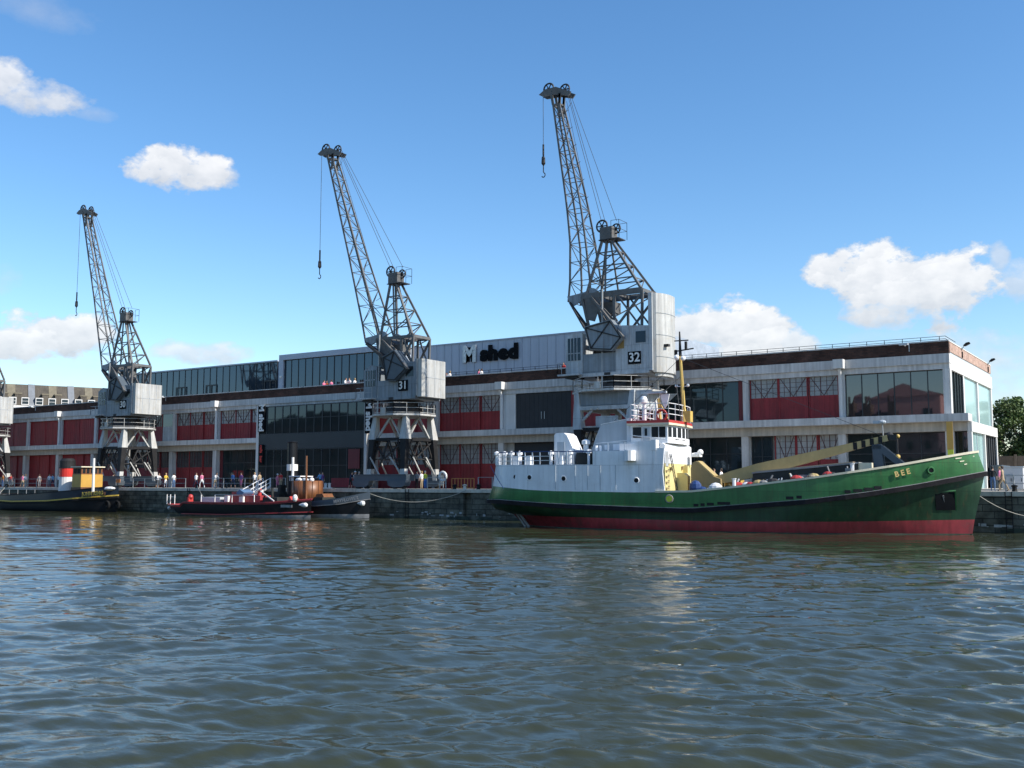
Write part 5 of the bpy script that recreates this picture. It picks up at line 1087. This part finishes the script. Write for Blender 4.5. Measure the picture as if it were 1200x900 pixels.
# ------------------------------------------------------------------ people
def skin_mesh(name, verts, edges, rad, root=0, sub=1):
    me = bpy.data.meshes.new(name); me.from_pydata(verts, edges, []); o = bpy.data.objects.new(name, me); COL.objects.link(o)
    md = o.modifiers.new('s', 'SKIN'); md.use_smooth_shade = True
    for i, r in enumerate(rad): me.skin_vertices[0].data[i].radius = (r, r*.85) if not isinstance(r, tuple) else r
    me.skin_vertices[0].data[root].use_root = True
    sb = o.modifiers.new('b', 'SUBSURF'); sb.levels = sub; sb.render_levels = sub
    dg = bpy.context.evaluated_depsgraph_get(); dg.update(); out = bpy.data.meshes.new_from_object(o.evaluated_get(dg)); bpy.data.objects.remove(o); return out
def body(name, stride=0., bend=0., arms=((.06, -.02), (.06, -.02)), shorts=False, sit=False):
    """facing -y; arms: (forward reach at the elbow, at the hand) per side; material slots shoes, trousers, shirt, skin"""
    v, e, r, tagm = [], [], [], []
    def add(p, rad, par, t):
        v.append(p); r.append(rad); tagm.append(t)
        if par is not None: e.append((par, len(v)-1))
        return len(v)-1
    hz = .93; lean = bend
    pel = add((0, 0, hz), .135, None, 1); wa = add((0, -.02*lean, 1.1), (.135, .1), pel, 2); che = add((0, -.1*lean, 1.3), (.165, .115), wa, 2); ub = add((0, -.14*lean, 1.43), (.11, .085), che, 2)
    nk = add((0, -.17*lean, 1.52), .055, ub, 3); hd = add((0, -.2*lean-.01, 1.60), (.078, .09), nk, 3); hd2 = add((0, -.21*lean-.015, 1.68), (.08, .095), hd, 3); top = add((0, -.21*lean, 1.745), .055, hd2, 3)
    ns = add((0, -.21*lean-.115, 1.635), .016, hd, 3)
    for s in (-1, 1):
        f = stride*s
        hp = add((.1*s, 0, .86), .10, pel, 1)
        if sit:
            kn = add((.13*s, -.42, .84), .07, hp, 1); an = add((.12*s, -.46, .42), .045, kn, 3 if shorts else 1); to = add((.12*s, -.6, .37), .04, an, 0)
        else:
            kn = add((.11*s, -.22*f-.03, .48), .068, hp, 1); an = add((.11*s, -.28*f+.08*abs(f), .09), .044, kn, 3 if shorts else 1); to = add((.12*s, -.28*f+.08*abs(f)-.15, .045), .04, an, 0)
        sh = add((.2*s, -.13*lean, 1.41), .065, ub, 2); fe, fh = arms[0 if s < 0 else 1]
        el = add((.265*s, -.13*lean-fe+.03, 1.13), .047, sh, 2); wr = add((.27*s, -.13*lean-fh-.03, .90 if fh < .25 else 1.12), .032, el, 3); pm_ = add((.27*s, -.13*lean-fh-.07, .84 if fh < .25 else 1.13), (.036, .02), wr, 3)
        for k in range(4): 
            a = add((.27*s+(k-1.5)*.006, -.13*lean-fh-.07-(.02 if fh < .25 else .06)-(k-1.5)*.018, (.775 if fh < .25 else 1.10)+abs(k-1.5)*.008), .009, pm_, 3)
        add((.245*s, -.13*lean-fh-.11, .80 if fh < .25 else 1.16), .010, pm_, 3)
    me = skin_mesh(name, v, e, r)
    for q in ('shoes', 'trousers', 'shirt', 'skin'): me.materials.append(M['cloth_grey'])
    vv = [V(p) for p in v]; segs = [(vv[a], vv[b], tagm[b], tagm[a]) for a, b in e]
    for p in me.polygons:
        c = V(p.center); best = None
        for a, b, tb, ta in segs:
            ab = b-a; u = max(0, min(1, (c-a).dot(ab)/ab.length_squared)); d = (c-(a+ab*u)).length
            if best is None or d < best[0]: best = (d, tb if u > .35 else ta, c.z)
        p.material_index = best[1]
    return me
BODY = {'stand': body('person_body'), 'walk': body('person_body', 1.0, .1, ((.14, .16), (-.02, -.06))), 'walk_shorts': body('person_body', .8, .1, ((.1, .12), (-.02, -.05)), True),
        'hold': body('person_body', .2, .2, ((.12, .34), (.12, .34))), 'shorts': body('person_body', .1, 0, ((.06, .1), (.02, .0)), True), 'bend': body('person_body', .3, 1.3, ((.2, .3), (.2, .3)), True), 'sit': body('person_body', 0, .3, ((.14, .28), (.14, .28)), True, True)}
hm = MB('hair_brown'); hm.ball((0, .012, 1.70), .098, (.95, 1.08, .95), 12, 8); hm.ball((0, .06, 1.63), .075, (.95, .6, 1.2), 10, 6)
HAIR = hm.build('hair'); HAIRM = HAIR.data; bpy.data.objects.remove(HAIR)
hm = MB('cloth_white'); hm.lathe([(.17, 1.71), (.165, 1.725), (.1, 1.73), (.095, 1.80), (.05, 1.83)], (0, 0, 0), 14); HAT = hm.build('hat'); HATM = HAT.data; bpy.data.objects.remove(HAT)
def person(label, x, y, z, pose, shirt, trousers, face=0, hair='hair_brown', skin='skin', scale=1., hat=None, group='people on the quay', bag=None):
    t = bpy.data.objects.new('person', BODY[pose]); COL.objects.link(t); t.location = (x, y, z); t.rotation_euler = (0, 0, face); t.scale = (scale,)*3
    tag(t, label, 'person', group)
    for i, mt in enumerate(('cloth_black', 'cloth_'+trousers, 'cloth_'+shirt, skin)):
        t.material_slots[i].link = 'OBJECT'; t.material_slots[i].material = M[mt]
    lean = {'hold': .2, 'bend': 1.3, 'sit': .3}.get(pose, .1 if 'walk' in pose else 0)
    h = bpy.data.objects.new('hat' if hat else 'hair', HATM if hat else HAIRM); COL.objects.link(h); h.parent = t; h.location = (0, -.21*lean, 0)
    h.material_slots[0].link = 'OBJECT'; h.material_slots[0].material = M['cloth_'+hat if hat else hair]
    return t
qp = lambda px, Y: (gx(px, Y, 568), Y, Q+.005)
E_, W_d = R(90), R(-90)      # facing right (+x), facing left (-x)
PP = [
 ('person in orange jacket at the far left end of the quay', 3, 79.5, 'stand', 'orange', 'denim', 0, {}),
 ('person in a bright red coat beside the white crane foot at far left', 12, 79.2, 'stand', 'red', 'grey', E_, {}),
 ('person in pale pink top and shorts walking behind the tug stern', 26, 80, 'walk_shorts', 'pink', 'tan', E_, {}),
 ('person in white top with fair hair behind the tug stern', 29.5, 79.6, 'walk', 'white', 'tan', E_, dict(hair='hair_fair')),
 ('person in grey by the lower concrete column behind the tug', 46, 82, 'stand', 'grey', 'grey', W_d, {}),
 ('person in white shirt and grey trousers left of the tug funnel', 57.5, 79.4, 'stand', 'white', 'grey', E_, {}),
 ('person in blue shirt and dark trousers left of the tug funnel', 61.5, 80, 'walk', 'sky', 'navy', W_d, {}),
 ('person in white and black just behind the tug funnel', 68.5, 79, 'stand', 'white', 'black', 0, dict(hair='hair_fair')),
 ('person in white top bending over beside the tug bow', 131.5, 79.5, 'bend', 'white', 'grey', E_, {}),
 ('person in white top holding a bicycle, leftmost of three by the railing', 184.5, 78.9, 'bend', 'white', 'black', E_, {}),
 ('person in yellow top and white trousers in the middle of three by the railing', 194, 78.8, 'hold', 'yellow', 'white', E_, dict(hair='hair_fair')),
 ('person in pale top and blue jeans, rightmost of three by the railing', 203.5, 79, 'stand', 'white', 'denim', W_d, dict(hair='hair_black')),
 ('person with dark blue trousers and white top walking left of the bare rail post', 229.5, 79, 'walk', 'white', 'navy', E_, {}),
 ('person in pink top and white trousers walking close behind another', 236.5, 79.3, 'walk', 'pink', 'white', W_d, {}),
 ('person in white top leaning over a bicycle near the concrete column', 252, 79, 'bend', 'white', 'tan', E_, {}),
 ('person in blue shirt and dark shorts walking before the café windows', 273, 78.9, 'walk_shorts', 'blue', 'navy', W_d, {}),
 ('person in purple top with bare legs before the café windows', 282.5, 79.6, 'shorts', 'purple', 'pink', 0, {}),
 ('person in white top at the head of the gangway, left of a pair', 298, 80.2, 'hold', 'white', 'black', E_, dict(hair='hair_fair')),
 ('person in pale shirt at the head of the gangway, right of a pair', 304, 80.6, 'stand', 'tan', 'navy', W_d, {}),
 ('person in white sun hat and pink skirt beside one in red', 325, 78.7, 'shorts', 'pink', 'pink', E_, dict(hat='white', scale=.88)),
 ('person in red top and tan trousers beside one in a sun hat', 328.8, 78.9, 'stand', 'red', 'tan', W_d, dict(hair='hair_brown')),
 ('person in pale blue top standing behind the varnished wheelhouse', 375, 79.3, 'hold', 'sky', 'navy', W_d, {}),
 ('person in purple and white right of the wooden mast', 377.5, 80.4, 'stand', 'purple', 'denim', E_, {}),
 ('person in dark blue leaning by the red hoarding', 410.5, 79.6, 'bend', 'navy', 'black', E_, {}),
 ('person in white shirt and white hat by the middle crane', 415.8, 79.4, 'hold', 'white', 'black', E_, dict(hat='white')),
 ('person in pale shirt without hat by the middle crane', 420.6, 79.9, 'stand', 'white', 'red', W_d, dict(hair='hair_grey')),
 ('person in grey shirt and black trousers right of the crane bogie', 488.5, 79.9, 'stand', 'grey', 'black', 0, {}),
 ('person in white top behind the yellow vest wearer', 494, 80.6, 'stand', 'white', 'tan', W_d, dict(hair='hair_fair')),
 ('person in yellow vest and blue trousers under the middle crane', 498.2, 79.0, 'stand', 'hivis', 'blue', E_, dict(hair='hair_grey')),
 ('person in grey with a ruddy face behind the derrick foot of the green ship', 837, 79.2, 'stand', 'grey', 'grey', E_, dict(hair='hair_brown')),
 ('person in white shirt standing behind the derrick foot of the green ship', 845.5, 79.0, 'stand', 'white', 'white', W_d, {}),
 ('person in black top and blue jeans standing at the bow of the green ship', 1163.5, 78.6, 'stand', 'black', 'denim', math.pi, dict(hair='hair_black')),
 ('person in pink top near the grey cabinet', 1172, 82.5, 'stand', 'pink', 'black', W_d, dict(hair='hair_fair')),
 ('person in tan clothes leaning on the rail end near the bow', 1175.3, 79.2, 'walk', 'tan', 'tan', W_d, {}),
]
for lab, px, Y, pose, sh, tr, face, kw in PP:
    x, y, z = qp(px, Y); person(lab, x, y, z, pose, sh, tr, face, **kw)
RZ = ZP-1.03+Q
for lab, px, Y, pose, sh, tr, face, kw in [
 ('person in pink at the left end of the roof terrace table', 379.5, 88.6, 'sit', 'pink', 'tan', E_, {}),
 ('person in orange beside the left roof terrace table', 383.5, 89.0, 'stand', 'orange', 'tan', 0, {}),
 ('person in pale top at the right end of the left roof table', 389, 88.6, 'sit', 'pink', 'white', W_d, {}),
 ('person in white seated at the left of the right roof table', 405, 88.6, 'sit', 'white', 'tan', E_, dict(scale=1.05)),
 ('person in white seated mid way along the right roof table', 410, 88.8, 'sit', 'white', 'tan', 0, dict(scale=1.05)),
 ('person in white standing at the right end of the roof table', 416, 88.7, 'stand', 'white', 'white', W_d, dict(hair='hair_fair')),
 ('person in pink on the roof right of the middle crane, left of three', 519.5, 88.7, 'stand', 'pink', 'white', E_, dict(scale=.95)),
 ('person in white on the roof right of the middle crane, between two', 523.5, 88.9, 'stand', 'white', 'white', 0, dict(scale=.92)),
 ('person in white and red on the roof, right of three', 527.3, 88.7, 'stand', 'white', 'red', W_d, dict(hair='hair_fair')),
 ('person in pink on the roof below the large lettering, left of a pair', 561.5, 88.7, 'stand', 'pink', 'white', E_, dict(scale=.98)),
 ('person in white on the roof below the large lettering, right of a pair', 564.5, 88.8, 'stand', 'white', 'white', W_d, {}),
 ('person in red and white on the roof beside the tallest crane', 660.5, 88.7, 'stand', 'red', 'white', 0, {}),
]:
    person(lab, gx(px, Y, 440), Y, RZ, pose, sh, tr, face, group='people on the roof terrace', **kw)
def table(px0, px1, label):
    xa, xb = gx(px0, 88.7, 446), gx(px1, 88.7, 446); t = thing('picnic_table', label, 'table', ((xa+xb)/2, 88.7, RZ), 0, 'tables on the roof terrace'); h = (xb-xa)/2
    MB('funnel_red').box(-h, h, -.35, .35, 1.05, 1.12).build('table_top', t)
    for s in (-1, 1):
        m = MB('orange'); m.bar((s*h*.8, -.45, 0), (s*h*.8, .25, 1.05), .07); m.bar((s*h*.8, .45, 0), (s*h*.8, -.25, 1.05), .07); m.build('leg', t)
        MB('funnel_red').box(-h, h, s*.75-.13, s*.75+.13, .5, .55).build('bench', t)
table(378.5, 391, 'red terrace table with people, left of two on the roof'); table(402.5, 415, 'red terrace table with white shirted people, right of two on the roof')

# ------------------------------------------------------------------ bicycles
def bicycle(px, Y, label, rz):
    x, y, z = qp(px, Y); t = thing('bicycle', label, 'bicycle', (x, y, z), rz, 'bicycles on the quay')
    for s in (-.52, .52):
        m = MB('rubber'); m.ring((s, 0, .34), .32, .022, 'y', 20, 5); w_ = m.build('wheel', t); k = MB('steel_rail')
        for i in range(8): q = i*math.pi/4; k.bar((s, 0, .34), (s+.31*math.cos(q), 0, .34+.31*math.sin(q)), .008)
        k.build('spokes', w_)
    m = MB('cloth_navy'); m.path([(-.52, 0, .34), (-.05, 0, .3), (.36, 0, .72), (-.18, 0, .76), (-.05, 0, .3)], .02); m.path([(-.52, 0, .34), (-.18, 0, .76)], .014); m.path([(.52, 0, .34), (.36, 0, .72), (.33, 0, .9)], .02); m.build('frame', t)
    m = MB('rubber'); m.path([(.3, -.25, .98), (.36, -.2, .95), (.34, 0, .93), (.36, .2, .95), (.3, .25, .98)], .016); m.build('handlebar', t)
    m = MB('rubber'); m.prism([(-.32, -.07), (-.32, .07), (-.05, .02), (-.05, -.02)], 'z', .88, .93); m.tube((-.19, 0, .74), (-.21, 0, .89), .015); m.build('saddle', t)
bicycle(187.5, 78.4, 'bicycle beside the leftmost of three people at the railing', .1); bicycle(256.5, 78.5, 'bicycle standing left of the café windows below the person leaning over', .15); bicycle(262.5, 78.7, 'bicycle standing alone before the café windows', -.1)

# ------------------------------------------------------------------ quay furniture
def qrail(name, label, pxs, Y, top=1.12, mid=True, mat='steel_rail', curve=False):
    xs = [gx(p, Y, 566) for p in pxs]; t = thing(name, label, 'railing', (xs[0], Y, Q), 0, 'quayside railings')
    for x in xs: m = MB(mat); m.tube((x-xs[0], 0, 0), (x-xs[0], 0, top), .05, 6); m.build('post', t)
    for h in ([top, top*.5] if mid else [top]): m = MB(mat); m.bar((0, 0, h), (xs[-1]-xs[0], 0, h), .045); m.build('rail', t)
qrail('quay_railing', 'grey railing along the quay behind the tug', [-14, -2, 17, 30, 43, 55, 66], 77.7)
qrail('quay_railing', 'grey railing on the quay between the tug and the fire boat', [136, 156, 169.5, 185, 201, 217.5], 77.7)
qrail('quay_railing', 'pale railing on the quay above the fire boat cabin', [239, 262, 287, 297], 77.8)
qrail('quay_railing', 'short railing between the gangway and the black funnel', [316, 334.5], 77.8, mid=False)
qrail('quay_railing', 'thin railing under the middle crane beside the crowd barrier', [501, 515.5, 522.5], 78.0)
qrail('quay_railing', 'thin railing on the quay next to the stern of the green ship', [560.5, 577, 583], 78.0, mid=False)
qrail('quay_railing', 'railing on the quay beyond the bow of the green ship', [1178.5, 1188, 1202, 1216, 1232], 78.1)
a, b = gx(529.5, 78.6, 566), gx(555.5, 78.6, 566); t = thing('crowd_barrier', 'orange crowd barrier with upright bars right of the middle crane', 'barrier', (a, 78.6, Q))
m = MB('orange'); l = b-a
for z in (.12, 1.02): m.bar((0, 0, z), (l, 0, z), .07)
m.build('frame', t); m = MB('orange'); n = 7
for i in range(n+1): m.bar((l*i/n, 0, 0 if i in (0, n) else .12), (l*i/n, 0, 1.02), .065)
m.build('bars', t)
def lifering(px, Y, label):
    x = gx(px, Y, 560); t = thing('lifebuoy', label, 'lifebuoy', (x, Y, Q), 0, 'lifebuoys on the quay'); m = MB('white_paint'); m.ring((0, -.1, 1.25), .42, .12, 'y', 18, 8); m.build('ring', t); m = MB('steel_rail'); m.tube((0, 0, 0), (0, 0, 1.6), .05, 6); m.build('post', t)
lifering(519.5, 80.5, 'large white lifebuoy on a post right of the middle crane leg')
x0_, x1_ = gx(388, 81.5, 566), gx(420, 81.5, 566); t = thing('hoarding', 'low red hoarding panel before the glass entrance', 'hoarding', (x0_, 81.5, Q)); MB('red_door').box(0, x1_-x0_, 0, .06, .12, 1.12).build('panel', t)
for x in (.2, x1_-x0_-.2): MB('steel_rail').box(x-.03, x+.03, -.3, .35, 0, .12).build('foot', t)
x_ = gx(387, 79, 570); t = thing('bollard', 'small white bollards pair by the bow of the black steam tug', 'bollard', (x_, 78.2, Q)); m = MB('white_paint'); m.box(-.1, .9, -.15, .15, 0, .12); m.lathe([(.14, .12), (.14, .5), (.2, .55), (.02, .6)], (.1, 0, 0), 8); m.lathe([(.14, .12), (.14, .5), (.2, .55), (.02, .6)], (.65, 0, 0), 8); m.build('cast_body', t)
for px, lab in ((545, 'black mooring bollard above the dark slot in the dock wall'), (231, 'black mooring bollard above the stern of the fire boat'), (8, 'black mooring bollard at the far left of the quay'), (1189, 'black mooring bollard beyond the bow of the green ship'), (533, 'black mooring bollard in front of the orange barrier'), (561, 'black mooring bollard left of the green ship stern')):
    x = gx(px, 77.5, 572); t = thing('bollard', lab, 'bollard', (x, 77.45, Q), 0, 'mooring bollards on the coping'); m = MB('black_metal' if px != 545 else 'coping'); m.lathe([(.2, 0), (.16, .08), (.15, .3), (.22, .36), (.22, .42), (.05, .48)], (0, 0, 0), 10); m.build('cast_body', t)
x = gx(150, 79.0, 566); t = thing('notice_board', 'small red notice on the railing under the crane numbered 30', 'sign', (x, 77.62, Q)); MB('orange').box(-.4, .4, -.05, 0, .62, 1.05).build('board', t)
p = atY(1112, 500, 85.0); t = thing('banner', 'tall narrow yellow banner at the right corner of the warehouse', 'banner', (p.x, 85.2, 0)); m = MB('tug_yellow'); m.box(-.23, .23, 0, .05, 6.0, 8.2); m.build('cloth', t); MB('cloth_hivis').box(-.2, .22, -.02, .045, 5.2, 5.995).build('cloth_end', t); MB('sign_black').box(-.16, .2, 0, .05, 5.0, 5.19).build('weight_bar', t)
# gangway from the quay down to the fire boat
t = thing('gangway', 'wooden gangway with handrails sloping from the quay to the fire boat', 'gangway', (0, 0, 0)); A, B = V((gx(289, 72.2, 584), 72.2, 1.75)), V((gx(312.5, 77.2, 570), 77.2, Q+.12)); t.location = A; d = B-A; sd_ = V((d.y, -d.x, 0)).normalized()*.42
m = MB('boot_grey'); m.bar((0, 0, 0), d, .85, .07); m.build('walkway', t)
for s in (-1, 1):
    m = MB('canvas'); m.bar(sd_*s+V((0, 0, .1)), d+sd_*s+V((0, 0, .1)), .06, .22)
    for q in (1.0, .55): m.bar(sd_*s+V((0, 0, q)), d+sd_*s+V((0, 0, q)), .06)
    for i in range(5): m.bar(sd_*s+d*(i/4), sd_*s+d*(i/4)+V((0, 0, 1)), .06)
    m.build('handrail', t)
# ropes
def rope(label, p, q, drop, r=.035, mat='rope'):
    m = MB(mat); m.path(sag(p, q, drop), r, 5); o = m.build('mooring_rope'); tag(o, label, 'rope', 'mooring ropes')
rope('pale rope hanging along the dock wall from the steam tug bow', (gx(433, 74.4, 578), 74.4, 2.4), (gx(545, 76.6, 575), 76.75, Q-.1), .95)
rope('mooring rope from the green ship bow down to the right edge', (-11.6, 73.1, 2.6), (-4.5, 77.2, Q+.1), 1.6, .03)
rope('mooring rope from the fire boat cabin up to the quay', (gx(243, 71.3, 586), 71.2, 1.5), (gx(231, 77.3, 572), 77.3, Q+.3), .15)
rope('dark mooring rope from the green ship stern down its white side', (-46.2, 66.55, 4.75), (-43.8, 64.85, 3.0), .1, .03, 'navy')
rope('white mooring rope at the tug stern up to the quay', (tx0+.6, 73.0, 1.4), (gx(8, 77.4, 570), 77.4, Q+.3), .2)
# grey cabinet and end of the quay
t = thing('kiosk', 'pale grey service cabinet on the quay near the right edge', 'cabinet', (gx(1187, 86.5, 560), 86.5, Q)); m = MB('cabinet'); m.box(-.72, .72, 0, 1.0, .1, 1.78); m.build('casing', t); m = MB('clad_pale'); m.box(-.78, .78, -.06, 1.05, 1.783, 1.86); m.build('lid', t)
for s in (-.69, .03): m = MB('crane_grey' if s < 0 else 'cabinet'); m.box(s, s+.66, -.03, 0, .15, 1.25 if s < 0 else 1.7); d_ = m.build('door', t); MB('black_metal').box(s+.55, s+.58, -.06, -.03, .7, .95).build('handle', d_)
m = MB('coping'); m.box(-16, 40, 85.6, 110, Q, Q+.14); tag(m.build('pavement'), kind='structure')
t = thing('boundary_wall', 'brown boarded wall below the trees at the right edge', 'wall', (-16.5, 111, Q)); m = MB('fence_brown'); m.box(0, 60, 0, .3, 0, 3.25)
for i in range(26): m.box(i*2.3, i*2.3+.22, -.12, 0, 0, 3.4)
m.build('boarding', t)

# ------------------------------------------------------------------ trees
def tree(label, x, y, z, h, rad, seed, group='trees behind the boundary wall', dens=1.0, trunk_h=.3):
    rg = np.random.default_rng(seed); t = thing('tree', label, 'tree', (x, y, z), 0, group)
    m = MB('bark'); m.tube((0, 0, 0), (0, 0, h*.5), h*.03, 8, h*.018)
    for i in range(7): a = i*.9+seed; m.tube((0, 0, h*(.25+.03*i)), (rad*.6*math.cos(a), rad*.6*math.sin(a), h*(.5+.05*i)), h*.012, 6, h*.004)
    m.build('trunk', t)
    cl = []
    for i in range(int(34*dens)):
        u = rg.normal(size=3); u /= np.linalg.norm(u); q = rg.uniform(.35, 1)**.6
        c = np.array([0, 0, h*.6])+u*q*np.array([rad, rad, h*.38]); cl.append((c, rg.uniform(.16, .32)*rad, rg.random()))
    vs, fs, mi = [], [], []
    for c, r, tone in cl:
        n = int(150*dens); P = rg.normal(size=(n, 3)); P /= np.linalg.norm(P, axis=1)[:, None]; P *= (rg.random(n)**.4)[:, None]*r; P[:, 2] *= .75
        for p in P:
            s = rg.uniform(.10, .24); a = rg.normal(size=3); a /= np.linalg.norm(a); b = np.cross(a, rg.normal(size=3)); b /= np.linalg.norm(b); q = c+p; o = len(vs)
            vs += [q-a*s, q+b*s*.6, q+a*s, q-b*s*.6]; fs.append((o, o+1, o+2, o+3)); mi.append(0 if rg.random() < .35+.5*tone else 1)
    me = bpy.data.meshes.new('crown'); me.from_pydata([tuple(v) for v in vs], [], fs); me.materials.append(M['foliage']); me.materials.append(M['foliage_b']); me.polygons.foreach_set('material_index', mi); o = bpy.data.objects.new('crown', me); COL.objects.link(o); o.parent = t
tree('dense green tree rising directly beside the warehouse end wall', -14.6, 120, Q, 10.0, 4.6, 3, dens=1.7)
tree('dense green tree cut off by the right edge of the photo', -7.6, 124, Q, 10.2, 5.0, 5, dens=1.6)
tree('lower bushy tree just above the boarded wall', -11.0, 116, Q, 7.2, 3.8, 9, dens=1.5)
tree('bushy tree beyond the right edge, behind the boarded wall', -1.5, 121, Q, 9.2, 4.4, 11)

# ------------------------------------------------------------------ terrace of houses far left
p0, p1 = atZ(-40, 447.5, 27.5), atZ(135, 455.5, 27.5); d = (p1-p0); Lh = d.length; rz = math.atan2(d.y, d.x)
t = thing('apartment_block', 'long brown roofed block with dormer windows far behind the warehouse', 'building', (p0.x, p0.y, 0), rz)
m = MB('far_wall'); m.box(0, Lh, -3.0, 8, Q, 20.9); m.build('wall', t)
m = MB('far_roof'); m.prism([(-3.2, 20.9), (-2.6, 22.6), (0, 27.5), (5, 27.5), (8, 21)], 'x', 0, Lh); m.build('roof', t)
m = MB('concrete_white'); m.box(0, Lh, -3.5, -2.9, 21.5, 22.1); m.build('eaves', t)
k = Lh/175*15.6/1; n = int(Lh/k)
u = 0; i = 0
pxs = [14.5, 29.5, 46, 61, 76, 92, 107]; 
def lx(px):  # where the column px of the photo meets the roof front
    r = ray(px, 470); nx_, ny_ = -math.sin(rz), math.cos(rz); off = -2.9; kx = ((p0.x+nx_*off)*nx_+(p0.y+ny_*off)*ny_)/(r.x*nx_+r.y*ny_); return (r.x*kx-p0.x)*math.cos(rz)+(r.y*kx-p0.y)*math.sin(rz)
for px in pxs+[-2, -17, 122]:
    c = lx(px); m = MB('far_roof'); m.box(c-.9, c+.9, -3.1, -.5, 22.26, 24.2); dm = m.build('dormer', t); m = MB('concrete_white'); m.box(c-.85, c+.85, -3.2, -3.1, 22.3, 24.1); f_ = m.build('window_frame', dm)
    m = MB('window_dark'); m.box(c-.68, c+.68, -3.24, -3.2, 22.5, 23.15); m.box(c-.68, c+.68, -3.24, -3.2, 23.27, 23.9); m.build('pane', f_)
for px in (5, 21, 53, 68, 98, 113): c = lx(px); m = MB('far_roof'); m.box(c-.7, c+.7, -3.0, -1.2, 22.1, 24.9); m.mat('pale_stone'); m.box(c-.85, c+.85, -3.1, -1.1, 24.9, 25.2); m.build('chimney', t)
for px in (37.5, 84): c = lx(px); m = MB('blue_slate'); m.prism([(-3.3, 21.3), (-2.75, 22.7), (-.15, 27.6), (.3, 27.6), (0, 21.3)], 'x', c-.75, c+.75); m.build('glazed_bay', t)
for px in (13.5, 62.5, 105): c = lx(px); m = MB('pale_stone'); m.prism([(-2.63, 22.8), (-.12, 27.45), (.2, 27.45), (0, 22.8)], 'x', c-.9, c+.9); m.build('roof_patch', t)

# ------------------------------------------------------------------ the opposite bank, seen mirrored in the glass
g = MB('quay_top'); g.add([(-420, -300, 2.6), (400, -300, 2.6), (400, -22, 2.6), (-420, -22, 2.6)], [(0, 1, 2, 3)]); g.mat('quay_stone'); g.add([(-420, -22, -1), (400, -22, -1), (400, -22, 2.6), (-420, -22, 2.6)], [(0, 1, 2, 3)]); tag(g.build('opposite_quay'), kind='structure')
def bank(label, x0, x1, y, h, mat, gable):
    t = thing('quayside_building', label, 'building', ((x0+x1)/2, y, 2.6), 0, 'buildings on the opposite bank'); w_ = (x1-x0)/2; m = MB(mat); m.box(-w_, w_, -12, 0, 0, h); m.build('wall', t)
    m = MB('far_roof' if mat != 'pink_render' else mat); m.prism([(-w_-.3, h+.01), (w_+.3, h+.01), (0, h+gable)], 'y', -12.2, .2); m.build('roof', t)
    n = max(2, int(w_/2))
    for i in range(n):
        for j in range(int(h/3.2)): c = -w_+2*w_*(i+.5)/n; m = MB('window_dark'); m.box(c-.5, c+.5, 0, .05, 1+j*3.2, 2.6+j*3.2); m.build('window', t)
bank('pink rendered gabled warehouse mirrored in the corner glazing', -54.5, -38.5, -37, 18, 'pink_render', 2.6)
for i, (a, b, h, mt) in enumerate(((-88, -58, 12, 'far_wall'), (-130, -92, 14, 'brown_stone'), (-176, -134, 17, 'far_wall'), (-226, -180, 18, 'brown_stone'), (-280, -230, 17, 'far_wall'), (-340, -285, 18, 'brown_stone'))): bank('unseen row of %s %s buildings added for dark reflections in the glass' % (('low', 'plain', 'tall', 'long', 'far', 'farthest')[i], 'brick' if mt == 'far_wall' else 'stone'), a, b, -36, h, mt, 3)  # unseen row added so the entrance glass mirrors something dark
t = thing('church', 'dark towered church mirrored in the corner glazing', 'church', (-50.6, -30, 2.6), 0)
for x in (-2.6, 2.6): m = MB('brown_stone'); m.box(x-.8, x+.8, -2.5, 0, 0, 16.5); [m.box(x+a-.18, x+a+.18, -.4, 0, 16.5, 17.8) for a in (-.6, .6)]; m.build('tower', t)
MB('brown_stone').box(-2.6, 2.6, -4, -.5, 0, 14.5).build('nave', t)
